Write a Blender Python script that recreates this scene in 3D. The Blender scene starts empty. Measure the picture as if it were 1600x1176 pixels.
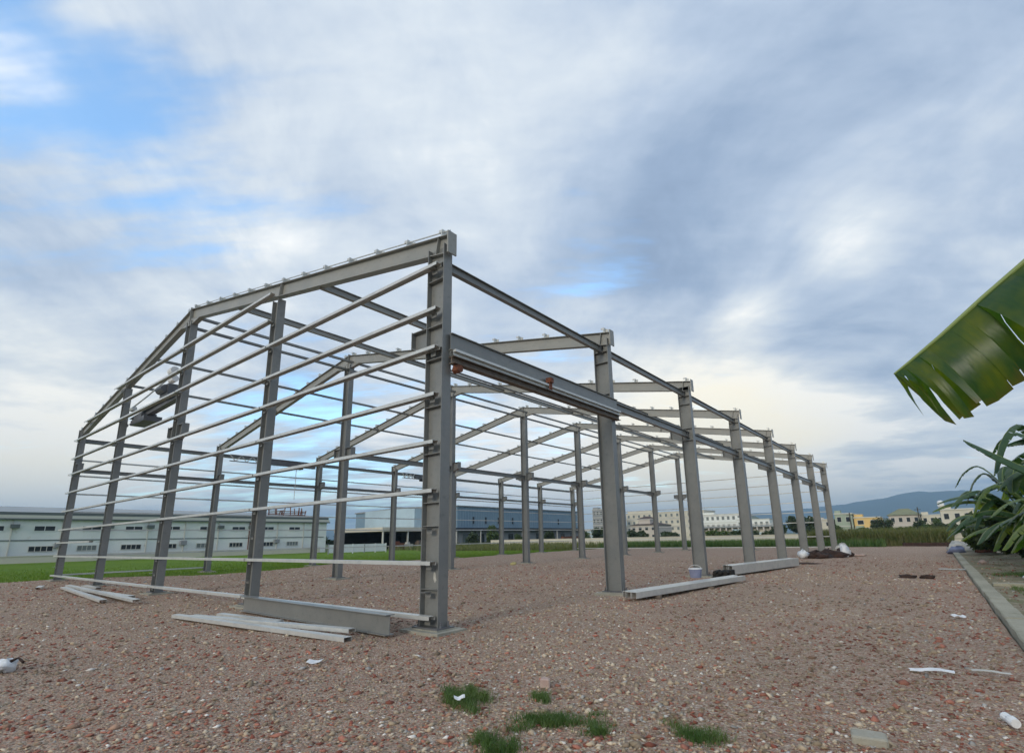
import bpy, math, random
import numpy as np
from mathutils import Vector, Matrix
R = math.radians
random.seed(7); rng = np.random.default_rng(7)
S = bpy.context.scene
COL = S.collection

# ------------------------------------------------------------------ camera
CAM = Vector((7.272, -6.810, 1.6))
YAW, PITCH, ROLL = -0.65743, 0.227125, -0.0211715
FPX, CX, CY = 800.606, 822.8, 655.5            # focal length and principal point of the photograph
cyw, syw = math.cos(YAW), math.sin(YAW)
fwd = Vector((syw*math.cos(PITCH), cyw*math.cos(PITCH), math.sin(PITCH)))
rgt = Vector((cyw, -syw, 0.0)); upv = rgt.cross(fwd)
rt = rgt*math.cos(ROLL) + upv*math.sin(ROLL); up_ = -rgt*math.sin(ROLL) + upv*math.cos(ROLL)
cd = bpy.data.cameras.new('camera'); cam = bpy.data.objects.new('camera', cd); COL.objects.link(cam)
cam.matrix_world = Matrix(((rt.x, up_.x, -fwd.x, CAM.x), (rt.y, up_.y, -fwd.y, CAM.y), (rt.z, up_.z, -fwd.z, CAM.z), (0, 0, 0, 1)))
cd.sensor_width = 36; cd.sensor_fit = 'HORIZONTAL'; cd.lens = FPX/1600*36
cd.shift_x = -22.8/1600; cd.shift_y = 67.5/1600
cd.clip_start = 0.05; cd.clip_end = 40000
S.camera = cam

# ------------------------------------------------------------------ sky
def sky_dir(px, py):
    d = fwd*FPX + rt*(px-CX) - up_*(py-CY); return d.normalized()
SUN_EL, SUN_AZ = R(18), R(174)                   # azimuth clockwise from +Y
world = bpy.data.worlds.new('World'); S.world = world; world.use_nodes = True
world.cycles.sampling_method = 'MANUAL'; world.cycles.sample_map_resolution = 512
W = world.node_tree; W.nodes.clear()
class G:
    """tiny helper for node maths"""
    def __init__(s, t): s.t = t
    def n(s, typ, **k):
        x = s.t.nodes.new(typ)
        for a, b in k.items(): setattr(x, a, b)
        return x
    def put(s, sock, v):
        if isinstance(v, bpy.types.NodeSocket): s.t.links.new(v, sock)
        else: sock.default_value = v
    def m(s, op, a, b=0.0, c=None, clamp=False):
        x = s.n('ShaderNodeMath', operation=op, use_clamp=clamp)
        s.put(x.inputs[0], a); s.put(x.inputs[1], b)
        if c is not None: s.put(x.inputs[2], c)
        return x.outputs[0]
    def v(s, op, a, b=(0, 0, 0), out=0):
        x = s.n('ShaderNodeVectorMath', operation=op); s.put(x.inputs[0], a)
        if op == 'SCALE': s.put(x.inputs['Scale'], b)
        else: s.put(x.inputs[1], b)
        return x.outputs[out]
    def noise(s, vec, scale, detail=6, rough=.55, dist=0, out='Fac'):
        x = s.n('ShaderNodeTexNoise'); s.put(x.inputs['Vector'], vec)
        x.inputs['Scale'].default_value = scale; x.inputs['Detail'].default_value = detail
        x.inputs['Roughness'].default_value = rough; x.inputs['Distortion'].default_value = dist
        return x.outputs[out]
    def ramp(s, fac, stops, interp='LINEAR'):
        x = s.n('ShaderNodeValToRGB'); s.put(x.inputs[0], fac); r = x.color_ramp; r.interpolation = interp
        while len(r.elements) < len(stops): r.elements.new(.5)
        for e, (p, c) in zip(r.elements, stops):
            e.position = p; e.color = (c[0], c[1], c[2], 1) if not isinstance(c, (int, float)) else (c, c, c, 1)
        return x.outputs[0]
    def mix(s, f, a, b, blend='MIX'):
        x = s.n('ShaderNodeMix', data_type='RGBA', blend_type=blend); s.put(x.inputs[0], f)
        for i, q in ((6, a), (7, b)):
            s.put(x.inputs[i], q if isinstance(q, bpy.types.NodeSocket) else (q[0], q[1], q[2], 1))
        return x.outputs[2]
    def comb(s, x, y, z):
        q = s.n('ShaderNodeCombineXYZ'); s.put(q.inputs[0], x); s.put(q.inputs[1], y); s.put(q.inputs[2], z); return q.outputs[0]
    def sep(s, v):
        q = s.n('ShaderNodeSeparateXYZ'); s.put(q.inputs[0], v); return q.outputs
g = G(W)
tc = g.n('ShaderNodeTexCoord'); D = g.v('NORMALIZE', tc.outputs['Generated'])
dx, dy, dz = g.sep(D)
zc = g.m('MAXIMUM', dz, 0.0)
den = g.m('ADD', zc, 0.16)
u = g.m('DIVIDE', dx, den); v_ = g.m('DIVIDE', dy, den)
# rotate the sheet so the cloud rolls run along the photograph's diagonal, and stretch them
ca, sa = math.cos(R(38)), math.sin(R(38))
p_ = g.m('ADD', g.m('MULTIPLY', u, ca), g.m('MULTIPLY', v_, sa))
q_ = g.m('SUBTRACT', g.m('MULTIPLY', v_, ca), g.m('MULTIPLY', u, sa))
P2 = g.comb(g.m('MULTIPLY', p_, .95), g.m('MULTIPLY', q_, .72), 3.7)
warp = g.noise(P2, 1.1, 2, .5, out='Color')
P3 = g.v('ADD', P2, g.v('SCALE', g.v('SUBTRACT', warp, (.5, .5, .5)), .7))
n_big = g.noise(P3, .8, 1, .5)
n_mid = g.noise(P3, 1.9, 3, .5)
n_fine = g.noise(g.v('ADD', P3, (5, 2, 1)), 5.5, 5, .62)
Dw = g.v('NORMALIZE', g.v('ADD', D, g.v('SCALE', g.v('SUBTRACT', warp, (.5, .5, .5)), .22)))
def blob(px, py, deg, amt):
    d = sky_dir(px, py); k = 2/(R(deg)**2)
    dt = g.v('DOT_PRODUCT', Dw, (d.x, d.y, d.z), out='Value')
    return g.m('MULTIPLY', g.m('EXPONENT', g.m('MULTIPLY', g.m('SUBTRACT', dt, 1.0), k)), amt)
def total(lst):
    s_ = 0.0
    for a in lst: s_ = g.m('ADD', s_, blob(*a))
    return s_
# openings to blue
gap_b = total([(30, 110, 9, .22), (200, 200, 8, .27), (0, 240, 7, .14), (560, 690, 9, .26), (890, 490, 6, .20), (370, 730, 8, .18),
               (900, 120, 18, -.16), (1500, 80, 18, -.14), (90, 540, 9, -.16), (1350, 620, 12, -.20)])
streak = g.noise(g.comb(g.m('MULTIPLY', p_, 1.1), g.m('MULTIPLY', q_, 3.4), 1.0), 1.7, 4, .6)
cover = g.m('ADD', g.m('MULTIPLY', n_mid, .40), g.m('ADD', g.m('MULTIPLY', n_fine, .25), g.m('MULTIPLY', g.m('SUBTRACT', streak, .40), 1.25)))
gapf = g.m('SUBTRACT', g.m('ADD', gap_b, .18), g.m('SUBTRACT', cover, .22), clamp=False)
gap = g.ramp(gapf, [(-.02, 0), (.50, .92)], 'EASE')
# brightness of the cloud itself
SUNX, SUNY, SUNZ = math.sin(SUN_AZ)*math.cos(SUN_EL), math.cos(SUN_AZ)*math.cos(SUN_EL), math.sin(SUN_EL)
veil = g.m('EXPONENT', g.m('MULTIPLY', g.m('SUBTRACT', g.v('DOT_PRODUCT', D, (SUNX, SUNY, SUNZ), out='Value'), 1.0), 2/(R(26)**2)))   # cloud thinning round the low sun
lum_b = total([(430, 350, 6, .22), (600, 130, 15, .13), (830, 230, 10, .13), (1340, 345, 3.6, .42), (1180, 465, 3.6, .32), (30, 155, 2.6, .5), (40, 735, 12, .66), (300, 420, 7, .18),
               (1140, 675, 8, .64), (950, 745, 9, .58), (1150, 760, 7, .3), (1260, 652, 5, .36), (740, 710, 9, .32), (1530, 430, 5, .18), (1480, 690, 7, .25),
               (90, 540, 8, -.24), (1060, 400, 9, -.20), (1200, 290, 10, -.15), (1330, 550, 9, -.14), (1530, 280, 9, -.16), (1400, 130, 9, -.10)])
lum_b = g.m('ADD', lum_b, g.m('MULTIPLY', veil, .45))
lum = g.m('ADD', g.m('ADD', g.m('MULTIPLY', g.m('SUBTRACT', n_mid, .5), .62), g.m('ADD', g.m('MULTIPLY', g.m('SUBTRACT', n_fine, .5), .52), g.m('MULTIPLY', g.m('SUBTRACT', streak, .5), .42))),
          g.m('ADD', g.m('ADD', .60, g.m('MULTIPLY', g.m('SUBTRACT', n_big, .5), .30)), lum_b))
# long thin bars near the horizon
bars = g.noise(g.comb(g.m('MULTIPLY', dx, 2.2), g.m('MULTIPLY', dy, 2.2), g.m('MULTIPLY', dz, 26)), 1.5, 4, .6)
low = g.ramp(zc, [(.03, 1), (.30, 0)], 'EASE')
lum = g.m('ADD', lum, g.m('MULTIPLY', low, g.m('ADD', g.m('MULTIPLY', g.m('SUBTRACT', bars, .5), 1.5), .08)))
cloud = g.ramp(lum, [(.08, (.190, .255, .375)), (.34, (.270, .352, .485)), (.56, (.400, .480, .600)), (.80, (.60, .655, .71)), (1.0, (.88, .88, .86))])
warm = g.m('ADD', total([(1110, 695, 11, 1.5), (30, 740, 12, .7)]), g.m('MULTIPLY', veil, 1.0))
cloud = g.mix(g.m('MULTIPLY', g.m('MULTIPLY', warm, g.m('SUBTRACT', lum, .35)), 1.0, clamp=True), cloud, (.96, .90, .74))
sky = g.n('ShaderNodeTexSky', sky_type='NISHITA'); sky.sun_disc = False
sky.sun_elevation = SUN_EL; sky.sun_rotation = SUN_AZ; sky.altitude = 20; sky.dust_density = .6; sky.ozone_density = 2.5
nish = g.v('MULTIPLY', sky.outputs[0], (3.1, 3.5, 3.5))
col = g.mix(gap, g.v('SCALE', cloud, 10.0), nish)
bg = g.n('ShaderNodeBackground'); g.put(bg.inputs[0], col); bg.inputs[1].default_value = .10
wo = g.n('ShaderNodeOutputWorld'); W.links.new(bg.outputs[0], wo.inputs[0])

sun_d = bpy.data.lights.new('sun', 'SUN'); sun = bpy.data.objects.new('sun', sun_d); COL.objects.link(sun)
sun_d.energy = 1.35; sun_d.angle = R(16); sun_d.color = (1, .92, .79)
sdir = Vector((math.sin(SUN_AZ)*math.cos(SUN_EL), math.cos(SUN_AZ)*math.cos(SUN_EL), math.sin(SUN_EL)))
sun.rotation_euler = sdir.to_track_quat('Z', 'Y').to_euler()
S.cycles.max_bounces = 6; S.cycles.diffuse_bounces = 2; S.cycles.glossy_bounces = 2; S.cycles.transparent_max_bounces = 6
S.view_settings.view_transform = 'Standard'; S.view_settings.look = 'None'
S.view_settings.exposure = 0.42; S.view_settings.gamma = 1; S.view_settings.use_curve_mapping = False

# ------------------------------------------------------------------ materials
def mat(name, base, rough=.6, metal=0, noise=None, bump=None, spec=.5, extra=None):
    """base colour broken up by noise=[(scale, colour, lo, hi), ...]; bump=(scale, strength, distance)"""
    m = bpy.data.materials.new(name); m.use_nodes = True; t = m.node_tree; q = G(t)
    b = t.nodes['Principled BSDF']; tcn = q.n('ShaderNodeTexCoord'); pos = tcn.outputs['Object']
    c = None
    for (sc, colr, lo, hi) in (noise or []):
        f = q.ramp(q.noise(pos, sc, 7, .6), [(lo, 0), (hi, 1)])
        c = q.mix(f, c if c is not None else base, colr)
    if c is not None: t.links.new(c, b.inputs['Base Color'])
    else: b.inputs['Base Color'].default_value = (*base, 1)
    b.inputs['Roughness'].default_value = rough; b.inputs['Metallic'].default_value = metal
    b.inputs['Specular IOR Level'].default_value = spec
    if bump:
        bn = q.n('ShaderNodeBump'); bn.inputs['Strength'].default_value = bump[1]; bn.inputs['Distance'].default_value = bump[2]
        q.put(bn.inputs['Height'], q.noise(pos, bump[0], 6, .6)); t.links.new(bn.outputs[0], b.inputs['Normal'])
    return m
M = {}
M['steel'] = mat('grey_painted_steel', (.180, .184, .178), .33, 0, [(1.3, (.225, .224, .208), .4, .7), (9, (.135, .139, .138), .55, .8), (30, (.21, .205, .19), .68, .8)], (60, .12, .004), .62)
M['rafter'] = mat('grey_rafter_paint', (.26, .262, .245), .40, 0, [(1.1, (.32, .31, .28), .4, .7), (11, (.15, .155, .155), .58, .8)], (50, .1, .004))
M['galv'] = mat('galvanised_steel', (.62, .62, .59), .36, .35, [(4, (.50, .51, .50), .45, .7), (26, (.70, .70, .66), .6, .75)], (80, .1, .002))
M['darksteel'] = mat('dark_grey_steel', (.10, .105, .115), .45, 0, [(3, (.14, .14, .145), .4, .7)])
M['rust'] = mat('rusty_red_steel', (.20, .065, .030), .8, 0, [(12, (.05, .02, .015), .4, .7)], (40, .4, .01))
M['plate'] = mat('brown_primer_steel', (.11, .075, .05), .6, 0, [(5, (.16, .14, .12), .4, .7)])
M['conc'] = mat('weathered_concrete', (.36, .335, .27), .9, 0, [(2, (.22, .215, .18), .4, .7), (25, (.38, .37, .32), .5, .75)], (40, .5, .01))
M['kerbconc'] = mat('kerb_concrete', (.36, .335, .255), .95, 0, [(.8, (.27, .255, .19), .4, .65), (18, (.42, .39, .31), .5, .75), (3, (.17, .165, .10), .60, .8)], (30, .6, .01))
M['whitewall'] = mat('white_painted_wall', (.78, .79, .75), .8, 0, [(.18, (.68, .71, .69), .4, .65), (1.5, (.55, .50, .42), .60, .85)])
M['creamwall'] = mat('cream_render', (.60, .56, .46), .85, 0, [(.3, (.46, .44, .38), .5, .75), (2, (.36, .33, .27), .68, .85)])
M['pinkwall'] = mat('pale_stucco', (.52, .47, .42), .85, 0, [(.4, (.42, .38, .34), .5, .75)])
M['yellow'] = mat('yellow_render', (.72, .50, .20), .85, 0, [(.6, (.58, .42, .20), .5, .8)])
M['green_wall'] = mat('pale_green_render', (.34, .40, .31), .85, 0, [(.6, (.27, .31, .25), .5, .8)])
M['greywall'] = mat('grey_render', (.26, .27, .28), .85, 0, [(.6, (.19, .19, .20), .5, .8)])
M['glass'] = mat('dark_window_glass', (.025, .03, .035), .12, 0)
M['glassg'] = mat('dull_window_glass', (.17, .19, .185), .25, 0)
M['roofgrey'] = mat('grey_metal_roof', (.30, .32, .32), .5, .2, [(.3, (.22, .24, .25), .4, .7)])
M['trimdark'] = mat('dark_gutter_metal', (.10, .12, .12), .5)
M['trimlight'] = mat('light_fascia_metal', (.56, .55, .49), .6)
M['blueclad'] = mat('blue_grey_cladding', (.20, .29, .36), .45, .1, [(.12, (.16, .25, .34), .4, .7), (1.2, (.26, .33, .37), .55, .8)])
M['paleclad'] = mat('pale_blue_cladding', (.42, .54, .60), .5, .1, [(.2, (.36, .45, .50), .4, .7)])
M['tile'] = mat('dark_brown_roof_tile', (.075, .05, .04), .8)
M['olive'] = mat('olive_hip_roof', (.23, .235, .13), .8, 0, [(.5, (.17, .18, .11), .4, .7)])
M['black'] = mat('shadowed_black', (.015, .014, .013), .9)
M['darkrag'] = mat('dark_burnt_refuse', (.030, .018, .014), .95, 0, [(6, (.07, .035, .025), .4, .7)], (15, .8, .05))
M['white'] = mat('white_plastic', (.74, .75, .76), .55, 0, [(5, (.58, .60, .62), .5, .75)], (14, .6, .03))
M['grime'] = mat('dirty_white_paper', (.50, .49, .45), .85, 0, [(14, (.36, .35, .31), .45, .7)], (25, .5, .01))
M['pinkbrick'] = mat('pale_pink_block', (.42, .30, .26), .9, 0, [(12, (.50, .40, .34), .45, .7)], (40, .6, .01))
M['violet'] = mat('bluish_grey_plastic', (.22, .24, .36), .5, 0, [(4, (.16, .18, .27), .4, .7)])
M['trunk'] = mat('brown_bark', (.06, .045, .032), .95, 0, [(8, (.09, .07, .05), .4, .7)], (20, .8, .02))
M['stem'] = mat('banana_stem', (.13, .13, .06), .7, 0, [(5, (.08, .055, .03), .5, .7)], (12, .5, .02))
M['hill'] = mat('forested_mountain', (.020, .040, .034), 1, 0, [(.002, (.035, .052, .040), .4, .65)])
M['hill2'] = mat('scrubby_hillside', (.11, .135, .09), 1, 0, [(.02, (.16, .165, .13), .4, .6), (.15, (.30, .29, .26), .64, .68)])
M['soil'] = mat('brown_grey_soil', (.25, .205, .135), .95, 0, [(.6, (.17, .165, .075), .44, .58), (3, (.34, .29, .21), .5, .65), (16, (.13, .10, .065), .52, .72)], (12, .9, .05))
M['field'] = mat('rough_grass_field', (.085, .115, .035), 1, 0, [(.05, (.13, .125, .06), .45, .65), (1.2, (.06, .09, .025), .45, .7)], (3, .6, .15))
M['lawn'] = mat('bright_green_grass', (.120, .205, .012), 1, 0, [(.09, (.085, .160, .010), .40, .62), (.5, (.150, .220, .020), .5, .72), (5, (.080, .135, .012), .5, .75)], (8, .9, .08), .2)
def leafmat(name, a, b, trans=.35, rough=.5):
    m = bpy.data.materials.new(name); m.use_nodes = True; t = m.node_tree; q = G(t); pb = t.nodes['Principled BSDF']
    tcn = q.n('ShaderNodeTexCoord'); c = q.mix(q.ramp(q.noise(tcn.outputs['Object'], 1.7, 6, .65), [(.38, 0), (.64, 1)]), a, b)
    t.links.new(c, pb.inputs['Base Color']); pb.inputs['Roughness'].default_value = rough
    tr = q.n('ShaderNodeBsdfTranslucent'); t.links.new(q.mix(1.0, c, (1.5, 1.5, .55), 'MULTIPLY'), tr.inputs[0])
    mx = q.n('ShaderNodeMixShader'); mx.inputs[0].default_value = trans
    t.links.new(pb.outputs[0], mx.inputs[1]); t.links.new(tr.outputs[0], mx.inputs[2])
    t.links.new(mx.outputs[0], t.nodes['Material Output'].inputs[0]); return m
M['leafdark'] = leafmat('dark_tree_leaves', (.022, .042, .014), (.050, .075, .022), .2)
M['leafmid'] = leafmat('mid_green_leaves', (.045, .085, .022), (.095, .130, .035), .3)
M['reed'] = leafmat('tall_grass_leaves', (.080, .110, .030), (.170, .165, .065), .3)
M['lawnblade'] = leafmat('lawn_blades', (.090, .180, .012), (.150, .220, .025), .3)
M['tuft'] = leafmat('weed_grass_blades', (.055, .125, .028), (.130, .185, .065), .35)
M['banana'] = leafmat('banana_leaf', (.055, .135, .014), (.19, .24, .025), .42, .38)
M['bananadark'] = leafmat('dark_banana_leaf', (.028, .075, .030), (.055, .110, .040), .3, .4)
M['rib'] = mat('leaf_midrib', (.20, .26, .08), .5)

# near banana leaf: parallel side veins across the blade, browned edges
def near_leaf_mat():
    m = bpy.data.materials.new('veined_banana_leaf'); m.use_nodes = True; t = m.node_tree; q = G(t); pb = t.nodes['Principled BSDF']
    uv = q.n('ShaderNodeAttribute', attribute_name='leafuv'); x, y, z = q.sep(uv.outputs['Vector'])
    sv = q.comb(q.m('MULTIPLY', x, 26), q.m('MULTIPLY', y, .7), 0)
    st = q.ramp(q.noise(sv, 4, 4, .6), [(.38, 0), (.62, 1)])
    lg = q.ramp(q.noise(q.comb(q.m('MULTIPLY', x, 11), y, 3), 1.6, 3, .5), [(.42, 0), (.62, 1)])
    c = q.mix(lg, (.028, .085, .024), (.120, .160, .010))
    c = q.mix(q.m('MULTIPLY', st, .55), c, (.055, .115, .018))
    brown = q.ramp(q.m('ADD', q.m('ABSOLUTE', y), q.m('MULTIPLY', q.m('SUBTRACT', q.noise(sv, 1.5, 4, .6), .5), .55)), [(.90, 0), (1.06, 1)])
    c = q.mix(q.m('MULTIPLY', brown, .55), c, (.13, .10, .025))
    t.links.new(c, pb.inputs['Base Color']); pb.inputs['Roughness'].default_value = .36
    bn = q.n('ShaderNodeBump'); bn.inputs['Strength'].default_value = .35; bn.inputs['Distance'].default_value = .004
    q.put(bn.inputs['Height'], q.noise(sv, 6, 2, .5)); t.links.new(bn.outputs[0], pb.inputs['Normal'])
    tr = q.n('ShaderNodeBsdfTranslucent'); t.links.new(q.mix(1.0, c, (2.2, 2.0, .5), 'MULTIPLY'), tr.inputs[0])
    mx = q.n('ShaderNodeMixShader'); mx.inputs[0].default_value = .5
    t.links.new(pb.outputs[0], mx.inputs[1]); t.links.new(tr.outputs[0], mx.inputs[2])
    t.links.new(mx.outputs[0], t.nodes['Material Output'].inputs[0]); return m
M['nearleaf'] = near_leaf_mat()

def gravel_mat():
    m = bpy.data.materials.new('red_and_tan_gravel'); m.use_nodes = True; t = m.node_tree; q = G(t); pb = t.nodes['Principled BSDF']
    geo = q.n('ShaderNodeNewGeometry'); pos = geo.outputs['Position']
    patch = q.ramp(q.noise(pos, .22, 5, .6, .4), [(.40, 0), (.60, 1)]); patch3 = q.ramp(q.noise(q.v('ADD', pos, (11, 3, 0)), .33, 6, .65, .3), [(.47, 0), (.66, 1)])
    patch2 = q.ramp(q.noise(q.v('ADD', pos, (40, 7, 0)), .8, 5, .65), [(.42, 0), (.62, 1)])
    c = q.mix(patch, (.385, .290, .185), (.37, .225, .150))
    c = q.mix(q.m('MULTIPLY', patch2, .45), c, (.43, .34, .25))
    c = q.mix(q.m('MULTIPLY', patch3, .7), c, (.25, .18, .12))
    for sc, amt in ((34, .58), (75, .38)):
        vo = q.n('ShaderNodeTexVoronoi'); vo.inputs['Scale'].default_value = sc
        q.put(vo.inputs['Vector'], q.v('ADD', pos, q.v('SCALE', q.noise(pos, 20, 2, .5, 0, 'Color'), .03)))
        r_, g_, b_ = q.sep(vo.outputs['Color'])
        chips = q.ramp(r_, [(0, (.20, .10, .075)), (.22, (.44, .23, .175)), (.42, (.30, .22, .155)), (.60, (.48, .375, .28)), (.80, (.58, .49, .395)), (.95, (.78, .74, .68))], 'CONSTANT')
        c = q.mix(amt, c, chips)
    dirt = q.ramp(q.noise(pos, 5, 6, .7), [(.45, 0), (.75, 1)])
    c = q.mix(q.m('MULTIPLY', dirt, .35), c, (.20, .145, .10))
    t.links.new(c, pb.inputs['Base Color']); pb.inputs['Roughness'].default_value = .9; pb.inputs['Specular IOR Level'].default_value = .25
    vo2 = q.n('ShaderNodeTexVoronoi'); vo2.inputs['Scale'].default_value = 34; q.put(vo2.inputs['Vector'], pos)
    h = q.m('ADD', q.m('MULTIPLY', vo2.outputs['Distance'], -.9), q.m('MULTIPLY', q.noise(pos, 9, 6, .7), 1.1))
    bn = q.n('ShaderNodeBump'); bn.inputs['Strength'].default_value = .9; bn.inputs['Distance'].default_value = .035
    q.put(bn.inputs['Height'], h); t.links.new(bn.outputs[0], pb.inputs['Normal']); return m
M['gravel'] = gravel_mat()
def attr_mat(name, attr, rough=.85):
    m = bpy.data.materials.new(name); m.use_nodes = True; t = m.node_tree; q = G(t); pb = t.nodes['Principled BSDF']
    a = q.n('ShaderNodeAttribute', attribute_name=attr); tcn = q.n('ShaderNodeTexCoord')
    c = q.mix(q.m('MULTIPLY', q.noise(tcn.outputs['Object'], 60, 3, .6), .4), a.outputs['Color'], (.12, .085, .06))
    t.links.new(c, pb.inputs['Base Color']); pb.inputs['Roughness'].default_value = rough; pb.inputs['Specular IOR Level'].default_value = .3
    return m
M['chips'] = attr_mat('stone_chips', 'chip')

# ------------------------------------------------------------------ object helpers
WM = {}                                        # world matrix of every object made here
def place(o, Mw, parent=None):
    COL.objects.link(o); Mw = Mw.copy(); WM[o.name] = Mw
    if parent is not None:
        o.parent = parent; o.matrix_local = WM[parent.name].inverted() @ Mw
    else: o.matrix_local = Mw
    return o
def tag(o, label=None, cat=None, group=None, kind=None):
    if label: o['label'] = label
    if cat: o['category'] = cat
    if group: o['group'] = group
    if kind: o['kind'] = kind
    return o
def empty(name, loc, rz=0, **k):
    o = bpy.data.objects.new(name, None); o.empty_display_size = .3
    place(o, Matrix.Translation(loc) @ Matrix.Rotation(rz, 4, 'Z')); return tag(o, **k)
class MB:
    def __init__(s): s.v = []; s.f = []
    def poly(s, pts):
        n = len(s.v); s.v += [tuple(p) for p in pts]; s.f.append(tuple(range(n, n+len(pts))))
    def box(s, lo, hi, Mx=None):
        n = len(s.v); c = [(x, y, z) for z in (lo[2], hi[2]) for y in (lo[1], hi[1]) for x in (lo[0], hi[0])]
        if Mx is not None: c = [tuple(Mx @ Vector(p)) for p in c]
        s.v += c
        s.f += [tuple(n+i for i in f) for f in ((0, 2, 3, 1), (4, 5, 7, 6), (0, 1, 5, 4), (2, 6, 7, 3), (0, 4, 6, 2), (1, 3, 7, 5))]
    def ext(s, prof, z0, z1, Mx=None):          # profile in XY pushed along Z
        n = len(s.v); k = len(prof)
        c = [(x, y, z0) for x, y in prof] + [(x, y, z1) for x, y in prof]
        if Mx is not None: c = [tuple(Mx @ Vector(p)) for p in c]
        s.v += c
        s.f.append(tuple(n+i for i in reversed(range(k)))); s.f.append(tuple(n+k+i for i in range(k)))
        s.f += [(n+i, n+(i+1) % k, n+k+(i+1) % k, n+k+i) for i in range(k)]
    def tube(s, pts, r, seg=8):
        rings = []
        for i, p in enumerate(pts):
            p = Vector(p); a = Vector(pts[max(i-1, 0)]); b = Vector(pts[min(i+1, len(pts)-1)])
            t = (b-a).normalized(); x = t.orthogonal().normalized() if i == 0 else (px_ - t*px_.dot(t)).normalized()
            px_ = x; y = t.cross(x); rr = r[i] if isinstance(r, (list, tuple)) else r
            n = len(s.v); s.v += [tuple(p + x*rr*math.cos(2*math.pi*k/seg) + y*rr*math.sin(2*math.pi*k/seg)) for k in range(seg)]; rings.append(n)
        for a, b in zip(rings, rings[1:]):
            s.f += [(a+k, a+(k+1) % seg, b+(k+1) % seg, b+k) for k in range(seg)]
        s.f.append(tuple(rings[0]+k for k in reversed(range(seg)))); s.f.append(tuple(rings[-1]+k for k in range(seg)))
    def mesh(s, name, m, smooth=False):
        me = bpy.data.meshes.new(name); me.from_pydata(s.v, [], s.f); me.materials.append(m)
        if smooth:
            for p in me.polygons: p.use_smooth = True
        me.update(); return me
def obj(name, mb, m, parent=None, Mw=None, smooth=False):
    me = mb if isinstance(mb, bpy.types.Mesh) else mb.mesh(name, m, smooth)
    o = bpy.data.objects.new(name, me)
    if Mw is None: Mw = Matrix()
    return place(o, Mw, parent)
def frame(p0, p1, up=(0, 0, 1)):                # local Z runs p0 -> p1, local Y is as near `up` as possible
    p0, p1 = Vector(p0), Vector(p1); z = (p1-p0).normalized(); x = Vector(up).cross(z).normalized(); y = z.cross(x)
    return Matrix(((x.x, y.x, z.x, p0.x), (x.y, y.y, z.y, p0.y), (x.z, y.z, z.z, p0.z), (0, 0, 0, 1)))
def prof_i(w, h, tf=.016, tw=.012):             # flanges at +-h/2 in Y, width w in X
    a, b, c = w/2, h/2, tw/2
    return [(-a, -b), (a, -b), (a, -b+tf), (c, -b+tf), (c, b-tf), (a, b-tf), (a, b), (-a, b), (-a, b-tf), (-c, b-tf), (-c, -b+tf), (-a, -b+tf)]
def prof_c(w, h, t=.006):                       # web horizontal (X), flanges upright at both X ends
    a, b = w/2, h/2
    return [(-a, -b), (-a+t, -b), (-a+t, b-t), (a-t, b-t), (a-t, -b), (a, -b), (a, b), (-a, b)]
def prof_b(w, h): return [(-w/2, -h/2), (w/2, -h/2), (w/2, h/2), (-w/2, h/2)]
PC = {}
def beam(name, prof, key, p0, p1, m, parent, up=(0, 0, 1)):
    L = round((Vector(p1)-Vector(p0)).length, 3); k = (key, L, m.name)
    if k not in PC:
        b = MB(); b.ext(prof, 0, L); PC[k] = b.mesh(name, m)
    return obj(name, PC[k], m, parent, frame(p0, p1, up))
def shared(key, build, name, m, smooth=False):
    if key not in PC: b = MB(); build(b); PC[key] = b.mesh(name, m, smooth)
    return PC[key]

# ------------------------------------------------------------------ ground
def sheet(name, pts, z, m, kind='structure'):
    b = MB(); b.poly([(x, y, z) for x, y in pts]); o = obj(name, b, m); return tag(o, kind=kind)
B_ = 7900
sheet('ground', [(-B_, -B_), (B_, -B_), (B_, B_), (-B_, B_)], -.10, M['field'])
edge = [(-34, -22), (-31.5, -8), (-29.8, -2), (-30.6, 1.2), (-27.5, 3.6), (-24.8, 6.2), (-25.6, 9), (-27, 12), (-30.2, 16.5), (-29, 22), (-27.6, 27.5), (-28.6, 34), (-29.8, 42), (-30.2, 50), (-30.5, 57)]
def wob(poly, amp, step):                       # uneven edge
    out = []
    for a, b in zip(poly, poly[1:]):
        a, b = Vector(a), Vector(b); n = max(1, int((b-a).length/step))
        for i in range(n):
            p = a.lerp(b, i/n); out.append((p.x+random.uniform(-amp, amp), p.y+random.uniform(-amp, amp)))
    return out+[poly[-1]]
wedge = wob(edge, .28, .5)
# gravel yard with shallow relief, as one grid clipped to the edge
def yard():
    xs = np.concatenate([np.linspace(-36, -10, 60), np.linspace(-9.7, 7.95, 110)]); ys = np.concatenate([np.linspace(-22, 22, 200), np.linspace(22.5, 66, 90)])
    ex = np.interp(ys, [p[1] for p in wedge], [p[0] for p in wedge])
    b = MB(); nx = len(xs)
    for j, y in enumerate(ys):
        for x0 in xs:
            t = (x0+36)/(7.95+36); x = ex[j]+t*(7.95-ex[j])
            z = -.018 + .016*math.sin(x*.9+1.3*math.sin(y*.35))*math.sin(y*.7) + .008*math.sin(x*2.7+y*1.9) + .006*math.sin(y*4.1-x*3.3)
            if t < .001: z = -.11
            b.v.append((x, y, z))
    for j in range(len(ys)-1):
        for i in range(nx-1):
            a = j*nx+i
            if ys[j] > 57.2 and b.v[a][0] < -2.2: continue
            b.f.append((a, a+1, a+nx+1, a+nx))
    return tag(obj('gravel_yard', b, M['gravel'], smooth=True), kind='structure')
yard()
lw = [(x-.02, y) for x, y in wedge]
b = MB()
lawn_left = -78.6
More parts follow.
